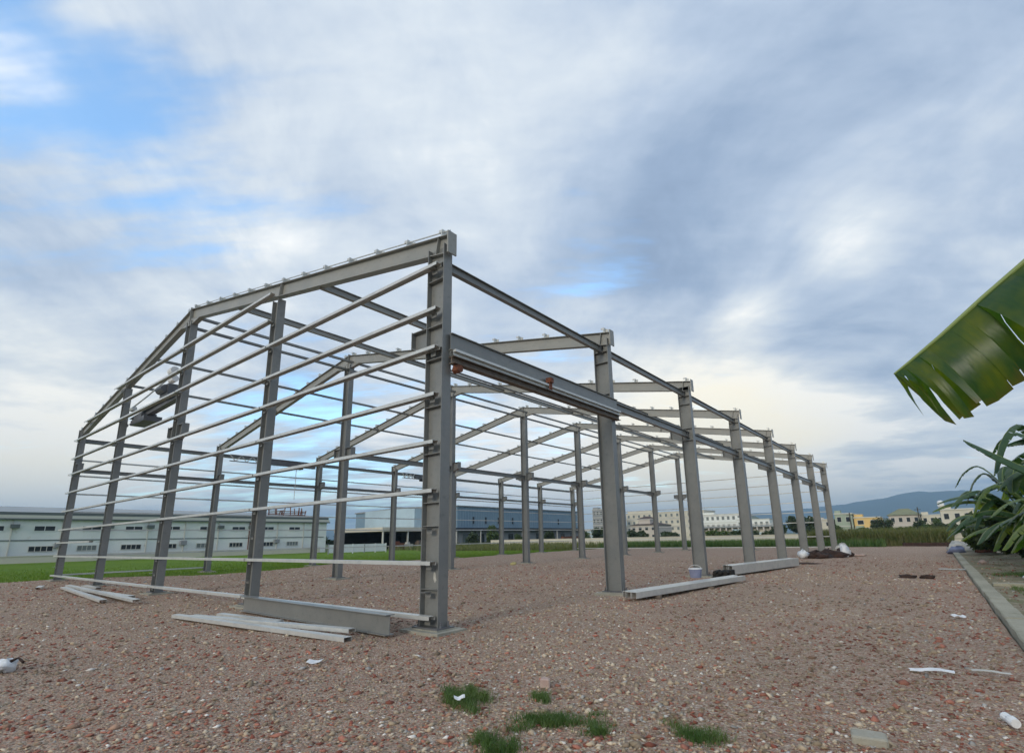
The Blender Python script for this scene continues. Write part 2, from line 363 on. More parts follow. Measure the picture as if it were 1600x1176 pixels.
for (x0, y0), (x1, y1) in zip(lw, lw[1:]):
    b.poly([(lawn_left, y0, -.055), (x0-.15, y0, -.055), (x1-.15, y1, -.055), (lawn_left, y1, -.055)])
b.poly([(lawn_left, -90, -.055), (-34, -90, -.055), (-34, -22, -.055), (lawn_left, -22, -.055)])
tag(obj('lawn', b, M['lawn']), kind='structure')
# side strip of bare soil behind the kerb
b = MB()
ns = 60
for j in range(ns+1):
    y = -25+j*(90/ns)
    for i, x in enumerate((8.27, 8.8, 9.6, 10.8, 12.5, 15, 20, 40)):
        b.v.append((x, y, .07 + (.05*math.sin(y*.8+x)+.04*math.sin(y*2.1+x*2.7) if i > 0 else 0)))
for j in range(ns):
    for i in range(7): a = j*8+i; b.f.append((a, a+1, a+9, a+8))
tag(obj('soil_verge', b, M['soil'], smooth=True), kind='structure')

# kerb built from cast lengths
for side in (0,):
    k = empty('kerb', (8.1, 20, 0), label='long low concrete kerb between red gravel and planted soil on the right', cat='kerb')
    y = -20.0; i = 0
    while y < 52:
        L = 2.4 if y > 10 else 1.6
        bb = MB(); jx = random.uniform(-.012, .012); jz = random.uniform(-.01, .012)
        y1 = y+L-.012
        n = 6
        for q in range(n):
            ya, yb = y+(y1-y)*q/n, y+(y1-y)*(q+1)/n
            w0 = .006*math.sin(ya*5); w1 = .006*math.sin(yb*5)
            cs = [[(7.975+jx+w, yy, -.08), (7.985+jx+w, yy, .085+jz+w), (8.005+jx+w, yy, .10+jz), (8.262+jx, yy, .10+jz+w), (8.285+jx, yy, .04), (8.29+jx, yy, -.08)] for yy, w in ((ya, w0), (yb, w1))]
            for e in range(5): bb.poly([cs[0][e], cs[0][e+1], cs[1][e+1], cs[1][e]])
            if q == 0: bb.poly(cs[0][::-1])
            if q == n-1: bb.poly(cs[1])
        obj('kerb_stone', bb, M['kerbconc'], k)
        y += L
bb = MB(); bb.box((8.30, 12.6, .02), (14, 12.95, .14)); tag(obj('cross_kerb', bb, M['kerbconc']), 'low concrete strip crossing the soil bed beside the kerb', 'kerb')

# ------------------------------------------------------------------ loose gravel
def vnoise(x, y, s, seed):
    r2 = np.random.default_rng(seed); T = r2.random((64, 64)); x = x*s+1000; y = y*s+1000
    xi, yi = np.floor(x).astype(int), np.floor(y).astype(int); fx, fy = x-xi, y-yi; fx = fx*fx*(3-2*fx); fy = fy*fy*(3-2*fy)
    a = T[xi % 64, yi % 64]; b_ = T[(xi+1) % 64, yi % 64]; c = T[xi % 64, (yi+1) % 64]; d = T[(xi+1) % 64, (yi+1) % 64]
    return (a*(1-fx)+b_*fx)*(1-fy)+(c*(1-fx)+d*fx)*fy
def ground_z(x, y):
    return -.018 + .016*np.sin(x*.9+1.3*np.sin(y*.35))*np.sin(y*.7) + .008*np.sin(x*2.7+y*1.9) + .006*np.sin(y*4.1-x*3.3)
PAL = np.array([(.25, .072, .048), (.40, .160, .112), (.38, .235, .160), (.37, .285, .19), (.49, .385, .27), (.58, .49, .37), (.24, .185, .13), (.80, .76, .70), (.42, .41, .39)])
def chips():
    N = 175000
    r = 1.6 + (rng.random(N)**1.7)*50.0
    az = np.radians(rng.uniform(-105, 40, N)); x = CAM.x+r*np.sin(az); y = CAM.y+r*np.cos(az)
    xe = np.interp(y, [p[1] for p in wedge], [p[0] for p in wedge]); ok = ((x < 7.93) & (x > xe+.2)) | ((x > 8.32) & (rng.random(N) < .35)); x, y, r = x[ok], y[ok], r[ok]; n = len(x)
    red = np.clip((vnoise(x, y, .22, 3)*.6+vnoise(x, y, .9, 4)*.4-.30)*2.2, 0, 1)
    red = np.where(x > 7.0, np.clip(red+.5, 0, 1), red)
    w = np.stack([.05+.15*red, .07+.26*red, .12+.04*red, .20-.12*red, .22-.05*red, .20-.04*red, .10+0*red, .045+.0*red, .03+0*red], 1); w /= w.sum(1, keepdims=True)
    idx = (np.cumsum(w, 1) < rng.random((n, 1))).sum(1).clip(0, 8)
    dk = np.clip((vnoise(x, y, .35, 12)*.65+vnoise(x, y, 1.1, 13)*.35-.50)*3.2, 0, 1)
    colr = PAL[idx]*rng.uniform(.78, 1.36, (n, 1))*(1-.42*dk[:, None])
    size = np.exp(rng.normal(math.log(.0152), .46, n)).clip(.006, .05)*np.clip(.74+r*.022, .8, 1.25)*np.clip((56-r)/22, .25, 1)
    size = np.where(idx == 7, size*.9, size)
    T = np.array([(1, 0, 0), (0, 1, 0), (-1, 0, 0), (0, -1, 0), (.25, .2, 1), (-.15, -.25, -1), (.75, .72, .35), (-.7, .65, -.2)])
    F = np.array([(0, 6, 4), (6, 1, 4), (1, 7, 4), (7, 2, 4), (2, 3, 4), (3, 0, 4), (6, 0, 5), (1, 6, 5), (7, 1, 5), (2, 7, 5), (3, 2, 5), (0, 3, 5)])
    V = T[None]*rng.uniform(.65, 1.3, (n, 8, 3))*size[:, None, None]
    V[:, :, 0] *= rng.uniform(.8, 1.7, n)[:, None]; V[:, :, 2] *= rng.uniform(.35, .8, n)[:, None]
    t = rng.normal(0, .28, n); c, s_ = np.cos(t)[:, None], np.sin(t)[:, None]
    V[:, :, 0], V[:, :, 2] = V[:, :, 0]*c-V[:, :, 2]*s_, V[:, :, 0]*s_+V[:, :, 2]*c
    t = rng.uniform(0, 6.28, n); c, s_ = np.cos(t)[:, None], np.sin(t)[:, None]
    V[:, :, 0], V[:, :, 1] = V[:, :, 0]*c-V[:, :, 1]*s_, V[:, :, 0]*s_+V[:, :, 1]*c
    V += np.stack([x, y, np.where(x > 8, .10+.03*np.sin(y*.8+x)+.03*np.sin(y*2.1+x*2.7), ground_z(x, y)+size*.18)], 1)[:, None, :]
    me = bpy.data.meshes.new('gravel_chips'); nv = n*8; nf = n*12
    me.vertices.add(nv); me.vertices.foreach_set('co', V.reshape(-1).astype(np.float32))
    fi = (F[None]+(np.arange(n)*8)[:, None, None]).reshape(-1)
    me.loops.add(nf*3); me.loops.foreach_set('vertex_index', fi.astype(np.int32))
    me.polygons.add(nf); me.polygons.foreach_set('loop_start', (np.arange(nf)*3).astype(np.int32)); me.polygons.foreach_set('loop_total', np.full(nf, 3, np.int32))
    me.update(calc_edges=True); me.materials.append(M['chips'])
    a = me.color_attributes.new('chip', 'FLOAT_COLOR', 'POINT')
    cc = np.ones((n, 8, 4), np.float32); cc[:, :, :3] = colr[:, None, :]; a.data.foreach_set('color', cc.reshape(-1))
    o = bpy.data.objects.new('gravel_chips', me); place(o, Matrix())
    tag(o, 'crushed red and tan stone chips scattered over the yard', 'gravel', kind='stuff')
chips()

# ------------------------------------------------------------------ steel building
HW, WID, SP = 14.40, 28.80, 6.977
EAVE, RIDGE = 7.94, 10.63
DEP = .42
def roof_top(x): return EAVE + (RIDGE-EAVE)*(1-abs(x+HW)/HW) - (.12 if x < -HW*1.9 else 0)
root = empty('steel_building_frame', (0, 0, 0), label='unfinished grey steel portal frame building with open gable girts standing on red gravel', cat='steel frame')
st, gv = M['steel'], M['galv']
def column(cx, cy, top, dep, wid, big=False):
    """H column: web parallel to the gable, flanges facing +X and -X"""
    key = ('col', round(top, 2), dep, wid)
    me = shared(key, lambda b: b.ext(prof_i(wid, dep, .018, .012), .05, top, Matrix.Rotation(R(90), 4, 'Z')), 'column', st)
    Mw = Matrix.Translation((cx, cy, 0)); c = obj('column', me, st, root, Mw)
    bp = shared(('bp', dep, wid), lambda b: b.box((-dep/2-.09, -wid/2-.09, .045), (dep/2+.09, wid/2+.09, .072)), 'base_plate', M['darksteel'])
    obj('base_plate', bp, st, c, Mw)
    def ft(b):
        b.ext([(-dep/2-.26, -wid/2-.24), (dep/2+.26, -wid/2-.24), (dep/2+.26, wid/2+.24), (-dep/2-.26, wid/2+.24)], -.3, .026)
        b.box((-dep/2-.12, -wid/2-.12, .026), (dep/2+.12, wid/2+.12, .046))
    obj('footing', shared(('ft', dep, wid), ft, 'footing', M['conc']), st, c, Mw)
    if big:
        for sx in (-1, 1):
            for sy in (-1, 1):
                bo = MB(); bo.tube([(cx+sx*(dep/2+.045), cy+sy*(wid/2-.03), .07), (cx+sx*(dep/2+.045), cy+sy*(wid/2-.03), .17)], .016, 6)
                bo.tube([(cx+sx*(dep/2+.045), cy+sy*(wid/2-.03), .073), (cx+sx*(dep/2+.045), cy+sy*(wid/2-.03), .10)], .03, 6)
                obj('anchor_bolt', bo, M['darksteel'], c, Matrix())
    return c
def stiff(c, cx, cy, z, dep, wid, side=-1):
    h = wid/2-.012
    me = shared(('stf', dep, wid), lambda b: b.box((-dep/2+.02, -h, -.006), (dep/2-.02, -.008, .006)), 'stiffener', st)
    Mw = Matrix.Translation((cx, cy, z)) if side < 0 else Matrix.Translation((cx, cy, z)) @ Matrix.Rotation(math.pi, 4, 'Z')
    obj('stiffener', me, st, c, Mw)
def corbel(c, cx, cy, sx, dep):
    """crane bracket: short tapered I cantilever inward, with end plate"""
    def bld(b):
        x0, x1 = dep/2+.002, dep/2+.46
        for (z0a, z0b, z1a, z1b, w) in ((5.93, 5.945, 5.93, 5.945, .22), (5.40, 5.415, 5.58, 5.595, .22)):
            pts = [(x0, z0a), (x1, z1a), (x1, z1b), (x0, z0b)]
            b.ext([(p[0], p[1]) for p in pts], -w/2, w/2, Matrix(((1, 0, 0, 0), (0, 0, 1, 0), (0, 1, 0, 0), (0, 0, 0, 1))))
        b.ext([(x0, 5.417), (x1, 5.597), (x1, 5.928), (x0, 5.928)], -.006, .006, Matrix(((1, 0, 0, 0), (0, 0, 1, 0), (0, 1, 0, 0), (0, 0, 0, 1))))
        b.box((x1+.001, -.12, 5.56), (x1+.016, .12, 5.96))
    me = shared(('cor', dep), bld, 'crane_bracket', st)
    Mw = Matrix.Translation((cx, cy, 0)) @ (Matrix() if sx > 0 else Matrix.Rotation(math.pi, 4, 'Z'))
    obj('crane_bracket', me, st, c, Mw)
GIRTS = [.25, 1.20, 2.52, 3.46, 4.41, 5.38, 6.23, 7.22, 8.05, 8.93]
def rafter_piece(fy, x0, x1, first):
    """welded I rafter from x0 to x1 along the roof slope, with purlin cleats on its top flange"""
    s = 1 if x1 > x0 else -1
    zt = lambda x: roof_top(x)
    a, b_ = Vector((x0, fy, zt(x0))), Vector((x1, fy, zt(x1)))
    L = (b_-a).length; F = frame(a, b_)                       # local Y up, Z along
    key = ('raf', round(L, 2), s)
    def bld(b):
        w = .20; t = .014
        b.box((-w/2, -t, 0), (w/2, 0, L)); b.box((-w/2, -DEP, 0), (w/2, -DEP+t, L)); b.box((-.006, -DEP+t, 0), (.006, -t, L))
        for z in (.30, L*.5, L*.5+.05):
            b.box((-w/2+.008, -DEP+t, z), (-.006, -t, z+.012)); b.box((.006, -DEP+t, z), (w/2-.008, -t, z+.012))
    o = obj('rafter', shared(key, bld, 'rafter', M['rafter']), M['rafter'], root, F)
    n = 13
    def cl(b):
        b.box((-.09, 0, -.08), (.09, .012, .08)); b.box((-.09, .012, -.012), (.09, .16, .012)); b.box((-.085, .05, -.09), (-.06, .15, -.012)); b.box((.06, .09, .012), (.085, .15, .10))
    me = shared('cleat', cl, 'purlin_cleat', M['galv'])
    for i in range(n):
        z = .22 + i*(L-.50)/(n-1)
        obj('purlin_cleat', me, gv, o, F @ Matrix.Translation((0, .001, z)))
    return o, F, L
frames_y = [i*SP for i in range(8)]
cols = {}
for k, fy in enumerate(frames_y):
    gable = k in (0, 7)
    top_e = EAVE-.20
    rc = cols[('r', k)] = column(-.25, fy, top_e, .50, .24, big=(k < 3))
    lc = cols[('l', k)] = column(-WID+.25, fy, top_e-.12, .50, .24)
    mc = cols[('m', k)] = column(-HW, fy, RIDGE-DEP-.11, .45, .25)
    for z in (EAVE-.62, 6.96, 5.92, 5.42): stiff(rc, -.25, fy, z, .50, .24)
    corbel(rc, -.25, fy, -1, .50); corbel(lc, -WID+.25, fy, 1, .50); corbel(mc, -HW, fy, 1, .45); corbel(mc, -HW, fy, -1, .45)
    if gable:
        for nm, x in (('q1', -7.39), ('q3', -21.46)):
            cols[(nm, k)] = column(x, fy, roof_top(x)-DEP-.12, .34, .24)
    # rafters: right half and left half, meeting at a ridge plate
    for s_, x0, x1 in ((1, .08, -HW+.015), (-1, -WID-.04, -HW-.015)):
        o, F, L = rafter_piece(fy, x0, x1, k == 0)
        e = MB(); e.box((x0+(.012 if s_ > 0 else -.045), fy-.125, roof_top(x0)-DEP-.02), (x0+(.045 if s_ > 0 else -.012), fy+.125, roof_top(x0)+.07)); obj('end_plate', e, M['rafter'], o)
    rp = MB(); rp.box((-HW-.012, fy-.12, RIDGE-DEP-.22), (-HW+.012, fy+.12, RIDGE+.06)); obj('ridge_plate', rp, M['rafter'], root, Matrix())
    # haunch plates under the ridge on both sides
    for sx in (1, -1):
        h = MB()
        h.ext([(sx*.02, RIDGE-DEP-.02), (sx*.9, roof_top(-HW+sx*.9)-DEP+.01), (sx*.9, roof_top(-HW+sx*.9)-DEP-.014), (sx*.24, RIDGE-DEP-.26), (sx*.02, RIDGE-DEP-.26)], -.09, .09,
              Matrix(((1, 0, 0, -HW), (0, 0, 1, fy), (0, 1, 0, 0), (0, 0, 0, 1))))
        obj('haunch', h, M['rafter'], root, Matrix())
# corner column extras seen close up
rc = cols[('r', 0)]
for z in (1.86, .72, 2.30, 3.25, 4.2, 5.2): stiff(rc, -.25, 0, z, .50, .24)
pm = MB(); pm.poly([(-.22+.05*math.cos(a)*random.uniform(.6, 1.2), -.0095, .93+.09*math.sin(a)*random.uniform(.6, 1.2)) for a in [i*.7 for i in range(9)]])
obj('paint_smear', pm, M['grime'], rc, Matrix())

# gable girts (front and back): C sections outside the columns, one length per bay
gx = [0.0, -7.39, -HW, -21.46, -WID]
pg = prof_c(.15, .068)
def gable_girts(yf, sgn, rows, skip=()):
    for gi, z in enumerate(rows):
        for bi in range(4):
            if (gi, bi) in skip: continue
            xa, xb = gx[bi], gx[bi+1]
            lim = roof_top(0)-.05
            def inside(x): return roof_top(x)-DEP*.6 > z
            if z > lim-.5:
                # clip the girt where it meets the rafter
                xr = -(z+DEP*.6-EAVE)/(RIDGE-EAVE)*HW
                xl = -WID - xr - .5
                xa2, xb2 = min(xa, xr), max(xb, xl)
                if xa2 - xb2 < .6: continue
                xa, xb = xa2, xb2
            j = random.uniform(-.012, .012)
            beam('girt', pg, 'girt', (xa-.03 if bi else xa-.06, yf+sgn*.205, z+j), (xb+.03, yf+sgn*.205, z+j*.3), gv, root)
SK = {(8, 0), (9, 0)}
gable_girts(0, -1, GIRTS, SK | {(4, 3) if False else (99, 99)})
gable_girts(frames_y[-1], 1, GIRTS[:8])
# the odd missing row at 1.86 m survives only in the left bay
beam('girt', pg, 'girt', (-22.6, -.205, 1.86), (-28.7, -.205, 1.86), gv, root)
# cleats carrying the gable girts
def gcl(b): b.box((-.07, -.16, -.004), (.07, 0, .004)); b.box((-.07, -.012, -.09), (.07, 0, -.004))
gme = shared('gcl', gcl, 'girt_cleat', M['steel'])
for nm, x in (('r', -.25), ('q1', -7.39), ('m', -HW), ('q3', -21.46), ('l', -WID+.25)):
    for z in GIRTS+[1.86, .72]:
        if z < roof_top(x)-.5:
            obj('girt_cleat', gme, st, cols[(nm, 0)], Matrix.Translation((x, -.125, z-.042)))
# side wall girts on the left
for z in GIRTS[:8]:
    for k in range(7):
        if z < 1.0 and k > 0: continue
        beam('girt', pg, 'girt', (-WID-.08, frames_y[k]+.01, z), (-WID-.08, frames_y[k+1]-.01, z), gv, root)
# eave struts, tie beams at bracket level, roof struts
pi2 = prof_i(.12, .20, .012, .009); pi3 = prof_i(.14, .24, .012, .010); pch = prof_c(.10, .10)
for k in range(7):
    y0, y1 = frames_y[k]+.012, frames_y[k+1]-.012
    beam('eave_strut', pi2, 'es', (-.25, y0, 7.40), (-.25, y1, 7.40), st, root)
    beam('eave_strut', pi2, 'es', (-WID+.25, y0, 7.26), (-WID+.25, y1, 7.26), st, root)
    if k > 0: beam('tie_beam', pi3, 'tb', (-.25, y0, 5.66), (-.25, y1, 5.66), st, root)
    beam('tie_beam', pi2, 'es', (-WID+.25, y0, 5.62), (-WID+.25, y1, 5.62), st, root)
    if 1 <= k <= 5: beam('tie_beam', pi3, 'tb', (-HW, y0, 5.66), (-HW, y1, 5.66), st, root)
    for x, dz in ((-5.1, -.36), (-10.3, -.36), (-HW+.32, -.36), (-HW-.05, -.72), (-18.4, -.36), (-21.46, -.36)):
        beam('roof_strut', pi2 if x > -12 else pch, 'es' if x > -12 else 'pch', (x, y0, roof_top(x)+dz), (x, y1, roof_top(x)+dz), M['rafter'] if x > -12 else st, root)
# deep beam across the first bay on the outer face, with the boxed rail below it
beam('deep_beam', prof_i(.10, .36, .014, .010), 'db', (.075, .03, 5.54), (.075, SP+.12, 5.54), st, root)
beam('rail', prof_c(.10, .10), 'rl', (.09, .05, 5.29), (.09, SP+.14, 5.29), gv, root)
beam('rail', prof_b(.07, .05), 'rl2', (.17, .06, 5.33), (.17, SP+.14, 5.33), gv, root)
beam('lower_rail', prof_i(.16, .15, .014, .03), 'lr', (.10, .04, 5.14), (.10, SP+.15, 5.14), M['plate'], root)
beam('sag_pipe', prof_b(.035, .035), 'sp', (-.75, .2, 5.30), (-.75, SP*2, 5.30), st, root)
b = MB(); b.tube([(.03, .20, 4.97), (.20, .20, 4.97)], .075, 14); b.box((.06, .12, 4.93), (.17, .28, 5.06)); obj('guide_wheel', b, M['rust'], root, Matrix())
b = MB(); b.box((.20, 3.30, 5.22), (.22, 3.42, 5.50)); b.box((.12, 3.28, 5.40), (.25, 3.44, 5.52)); b.tube([(.20, 3.36, 5.46), (.26, 3.36, 5.46)], .07, 10); obj('hanger_bracket', b, M['rust'], root, Matrix())
# thin rod carried along the front rafter cleats
for s_, x0, x1 in ((1, .08, -HW+.3), (-1, -WID-.04, -HW-.3)):
    beam('verge_rod', prof_b(.022, .022), 'vr', (x0, -.02, roof_top(x0)+.125), (x1, -.02, roof_top(x1)+.125), gv, root)
# small gusset blocks where the ties meet the columns
for k in range(1, 8):
    for z in (5.66, 7.40):
        g_ = MB(); g_.box((-.27, -.22, -.13), (-.23, -.13, .13)); g_.box((-.06, -.13, -.13), (.012, .13, -.115)); g_.box((-.06, -.13, .115), (.012, .13, .13))
        obj('gusset', shared('gus', lambda b_: (b_.box((-.30, -.22, -.13), (-.20, -.125, .13))), 'gusset', M['darksteel']), st, cols[('r', k)], Matrix.Translation((0, frames_y[k], z)))

# hoist platform hung between the gable posts
h = empty('hoist_platform', (-19.5, .5, 7.4), label='dark lifting platform with motor boxes hung high between the left gable posts', cat='hoist')
b = MB(); b.ext(prof_i(.25, .30, .02, .02), 0, 6.2, frame((-16.2, .55, 7.66), (-22.4, .55, 7.42))); obj('main_girder', b, M['darksteel'], h)
b = MB(); b.box((-21.4, .25, 7.05), (-19.6, .95, 7.28)); b.box((-21.2, .3, 7.28), (-20.2, .9, 7.50)); obj('carriage', b, M['darksteel'], h)
b = MB(); b.box((-17.9, .25, 7.72), (-17.0, .9, 8.22)); b.tube([(-17.8, .2, 8.0), (-17.1, .2, 8.0)], .17, 12); obj('motor_box', b, M['darksteel'], h)
b = MB(); b.tube([(-16.5, .15, 8.55), (-16.1, .15, 8.55)], .16, 12); b.tube([(-16.6, .2, 8.22), (-16.1, .2, 8.22)], .13, 12); obj('cable_drum', b, M['white'], h)
b = MB(); b.tube([(-22.2, .15, 7.1), (-21.7, .15, 7.1)], .12, 10); b.tube([(-20.9, .1, 7.7), (-20.5, .1, 7.7)], .10, 10); obj('roller', b, M['galv'], h)
b = MB(); b.tube([(-22.2, .3, 7.9), (-19.8, .3, 8.15), (-17.2, .3, 8.5)], .035, 6); obj('handrail', b, gv, h)

# two light crane girders parked on the left wall brackets, with hanging chains
for gi, (y0, y1, xk, lab) in enumerate(((SP+.4, SP+6.3, -28.0, 'light lattice crane girder parked by the left wall in the second bay, two chains hanging'),
                                       (3*SP+.4, 3*SP+4.0, -28.0, 'shorter lattice crane girder parked by the left wall in the fourth bay'))):
    c = empty('crane_girder', (xk, y0, 6.9), label=lab, cat='crane girder', group='crane girders on the left wall')
    L = y1-y0; m_ = y0+L*.36
    b = MB(); b.tube([(xk, y0, 7.28), (xk, m_, 7.28)], .035, 6); obj('top_chord', b, M['darksteel'], c)
    b = MB(); b.tube([(xk, y0, 6.88), (xk, m_, 6.88)], .035, 6); obj('bottom_chord', b, M['darksteel'], c)
    n = 6
    for i in range(n):
        a0, a1 = y0+(m_-y0)*i/n, y0+(m_-y0)*(i+1)/n
        b = MB(); b.tube([(xk, a0, 6.88 if i % 2 else 7.28), (xk, a1, 7.28 if i % 2 else 6.88)], .03, 6); obj('lattice_bar', b, M['galv'], c)
    b = MB(); b.ext(prof_i(.22, .42, .03, .16), 0, y1-m_, frame((xk, m_, 7.07), (xk, y1, 7.07))); obj('box_girder', b, M['darksteel'], c)
    b = MB(); b.box((xk-.2, y1-1.6, 6.72), (xk+.2, y1-1.0, 6.86)); obj('trolley', b, M['black'], c)
    if gi == 0:
        for yy, zz in ((m_+.1, 3.7), (y1-1.4, 4.6)):
            b = MB(); b.tube([(xk, yy, 6.86), (xk, yy, zz)], .022, 5); obj('chain', b, M['galv'], c)

# ------------------------------------------------------------------ loose steel on the ground
def lying(name, prof, p0, p1, z, m, label, cat, up=(0, 0, 1), group=None, z1=None):
    a = Vector((p0[0], p0[1], z)); b_ = Vector((p1[0], p1[1], z if z1 is None else z1)); mb = MB(); mb.ext(prof, 0, (b_-a).length)
    o = obj(name, mb, m, None, frame(a, b_, up)); return tag(o, label, cat, group)
lying('steel_beam', prof_i(.19, .34, .014, .012), (-6.4, -.62), (-.42, -.84), .19, st, 'long grey steel I beam lying on gravel in front of the gable', 'steel beam')
lying('steel_channel', prof_c(.16, .07), (-6.7, -1.98), (-.62, -1.52), .045, M['galv'], 'long channel on gravel nearest the camera below the grey I beam', 'steel channel', group='loose channels on the ground')
lying('steel_channel', prof_c(.15, .065), (-6.2, -1.80), (-.90, -1.26), .05, M['galv'], 'channel lying between the nearest channel and the I beam', 'steel channel', group='loose channels on the ground', z1=.12)
lying('steel_channel', prof_c(.15, .065), (-5.9, -1.36), (-3.5, -1.18), .05, M['galv'], 'short channel with its end against the far end of the I beam', 'steel channel', group='loose channels on the ground')
for i, (a, b_, lb) in enumerate((((-20.6, -1.28), (-12.4, -1.95), 'front channel of the left pile before the gable'), ((-21.3, -1.0), (-11.1, -1.5), 'longest channel of the left pile before the gable'),
                                 ((-20.7, -.62), (-18.7, -.60), 'short bright channel behind the left pile'), ((-17.8, -1.25), (-12.6, -1.2), 'rear channel of the left pile before the gable'),
                                 ((-22.6, -1.59), (-21.4, -1.9), 'short channel offcut left of the left pile'))):
    lying('steel_channel', prof_c(.18, .07), a, b_, .06+.03*(i % 2), M['galv'], lb, 'steel channel', group='loose channels on the ground')
# bundles beside the right side columns
def bundle(p0, p1, n, label, w=.16, h=.15):
    d = (Vector(p1)-Vector(p0)).normalized(); s_ = Vector((d.y, -d.x))
    for i in range(n):
        off = s_*(i-(n-1)/2)*(w+.012); j = random.uniform(-.25, .25)
        a = Vector(p0)+off+d*j; b_ = Vector(p1)+off+d*random.uniform(-.3, .3)
        lying('purlin_bundle', prof_c(w, h, .008), a, b_, h/2+.06, M['galv'], label[i], 'steel purlin', group='purlins stacked beside the right columns')
for yy in (6.6, 9.5, 11.4):
    b = MB(); b.box((.75+(yy-6)*.15-.45, yy-.05, -.02), (.75+(yy-6)*.15+.45, yy+.05, .055)); tag(obj('timber_bearer', b, M['plate']), {6.6: 'timber bearer under the near end of the purlin stack', 9.5: 'timber bearer under the middle of the purlin stack', 11.4: 'timber bearer under the far end of the purlin stack'}[yy], 'timber')
bundle((.82, 5.65), (1.68, 12.0), 3, ['left purlin of the near stack beside the second right column', 'middle purlin of the near stack beside the second right column', 'right purlin of the near stack beside the second right column'])
bundle((.60, 14.6), (1.62, 21.6), 3, ['left deep purlin of the farther stack near the fourth right column', 'middle deep purlin of the farther stack near the fourth right column', 'right deep purlin of the farther stack near the fourth right column'], .17, .34)
for i in range(3):
    b = MB(); b.box((.40+i*.2, 13.35+i*.12, .0), (.62+i*.2, 13.75+i*.15, .16+.06*i)); b.tube([(.5+i*.2, 13.3, .2), (.5+i*.2, 13.9, .22)], .07, 8)
    tag(obj('steel_offcut', b, M['black']), ['left dark offcut between the two purlin stacks', 'middle dark offcut between the two purlin stacks', 'right dark offcut between the two purlin stacks'][i], 'offcut', 'dark offcuts between the purlin stacks')
# bucket on the purlins
c = empty('bucket', (.78, 10.6, .215), label='bluish grey plastic bucket standing on the near purlin stack by the third column', cat='bucket')
b = MB(); b.tube([(.78, 10.6, .215), (.78, 10.6, .50)], [.17, .21], 16); obj('body', b, M['violet'], c)
b = MB(); b.tube([(.78, 10.6, .49), (.78, 10.6, .515)], [.225, .225], 16); obj('rim', b, M['white'], c)
b = MB(); b.tube([(.78+.21*math.cos(t), 10.6, .50+.12*math.sin(t)) for t in np.linspace(0, math.pi, 9)], .008, 5); obj('handle', b, M['galv'], c)

# ------------------------------------------------------------------ small litter
def lump(name, c, r, m, label, cat, seed=1, flat=1, seg=10, rings=7, **k):
    rr = random.Random(seed); mb = MB(); pts = []
    ph = [rr.uniform(0, 6) for _ in range(6)]
    for i in range(rings+1):
        th = math.pi*i/rings
        for j in range(seg):
            a = 2*math.pi*j/seg; q = 1+.22*math.sin(3*a+ph[0]+2*th)+.16*math.sin(5*a+ph[1]-3*th)+.12*math.sin(2*a+ph[2]+4*th)+rr.uniform(-.1, .1)
            pts.append((c[0]+r[0]*q*math.sin(th)*math.cos(a), c[1]+r[1]*q*math.sin(th)*math.sin(a), c[2]+r[2]*(q*math.cos(th)*flat)))
    mb.v = pts
    for i in range(rings):
        for j in range(seg): mb.f.append((i*seg+j, i*seg+(j+1) % seg, (i+1)*seg+(j+1) % seg, (i+1)*seg+j))
    return tag(obj(name, mb, m, smooth=True), label, cat, **k)
def scrap(name, x, y, w, l, rz, m, label, cat, z=.02, curl=.02, seed=0):
    rr = random.Random(seed); mb = MB(); n = 6; Mx = Matrix.Translation((x, y, z)) @ Matrix.Rotation(rz, 4, 'Z')
    for lay in (0, 1):
        rr = random.Random(seed)
        for i in range(n+1):
            for j in range(3):
                jag = rr.uniform(-.30, .15) if j != 1 else 0
                mb.v.append(tuple(Mx @ Vector(((i/n-.5)*l+rr.uniform(-.04, .04)*l*(j != 1), (j/2-.5)*w*(1+jag), curl*.5*math.sin(i*1.1+seed)+curl*.35*j+(.004 if lay else 0)))))
    o_ = (n+1)*3
    for i in range(n):
        for j in range(2):
            a = i*3+j; mb.f.append((a, a+1, a+4, a+3)); mb.f.append((o_+a, o_+a+3, o_+a+4, o_+a+1))
    ring = [i*3 for i in range(n+1)]+[n*3+1]+[i*3+2 for i in reversed(range(n+1))]+[1]
    for a, c in zip(ring, ring[1:]+ring[:1]): mb.f.append((a, c, o_+c, o_+a))
    return tag(obj(name, mb, m), label, cat)
c = empty('rubbish_bag', (-2.86, -5.26, 0), label='knotted white plastic bag on gravel at the left edge', cat='plastic bag')
o = lump('bag_body', (-2.86, -5.26, .07), (.14, .12, .085), M['white'], None, None, 3); o.parent = c; o.matrix_parent_inverse = Matrix.Translation((2.86, 5.26, 0))
b = MB(); b.tube([(-2.82, -5.22, .13), (-2.76, -5.16, .17), (-2.66, -5.12, .12)], [.022, .012, .018], 7); o = obj('knot', b, M['darkrag']); o.parent = c; o.matrix_parent_inverse = Matrix.Translation((2.86, 5.26, 0))
scrap('foam_piece', .33, -2.66, .14, .20, .6, M['white'], 'pale foam piece on gravel before the long channel', 'foam piece', .02, .02, 1)
scrap('paper_scrap', 3.27, -2.82, .06, .11, .9, M['white'], 'crumpled white scrap caught in the darkest grass tuft', 'paper scrap', .06, .02, 2)
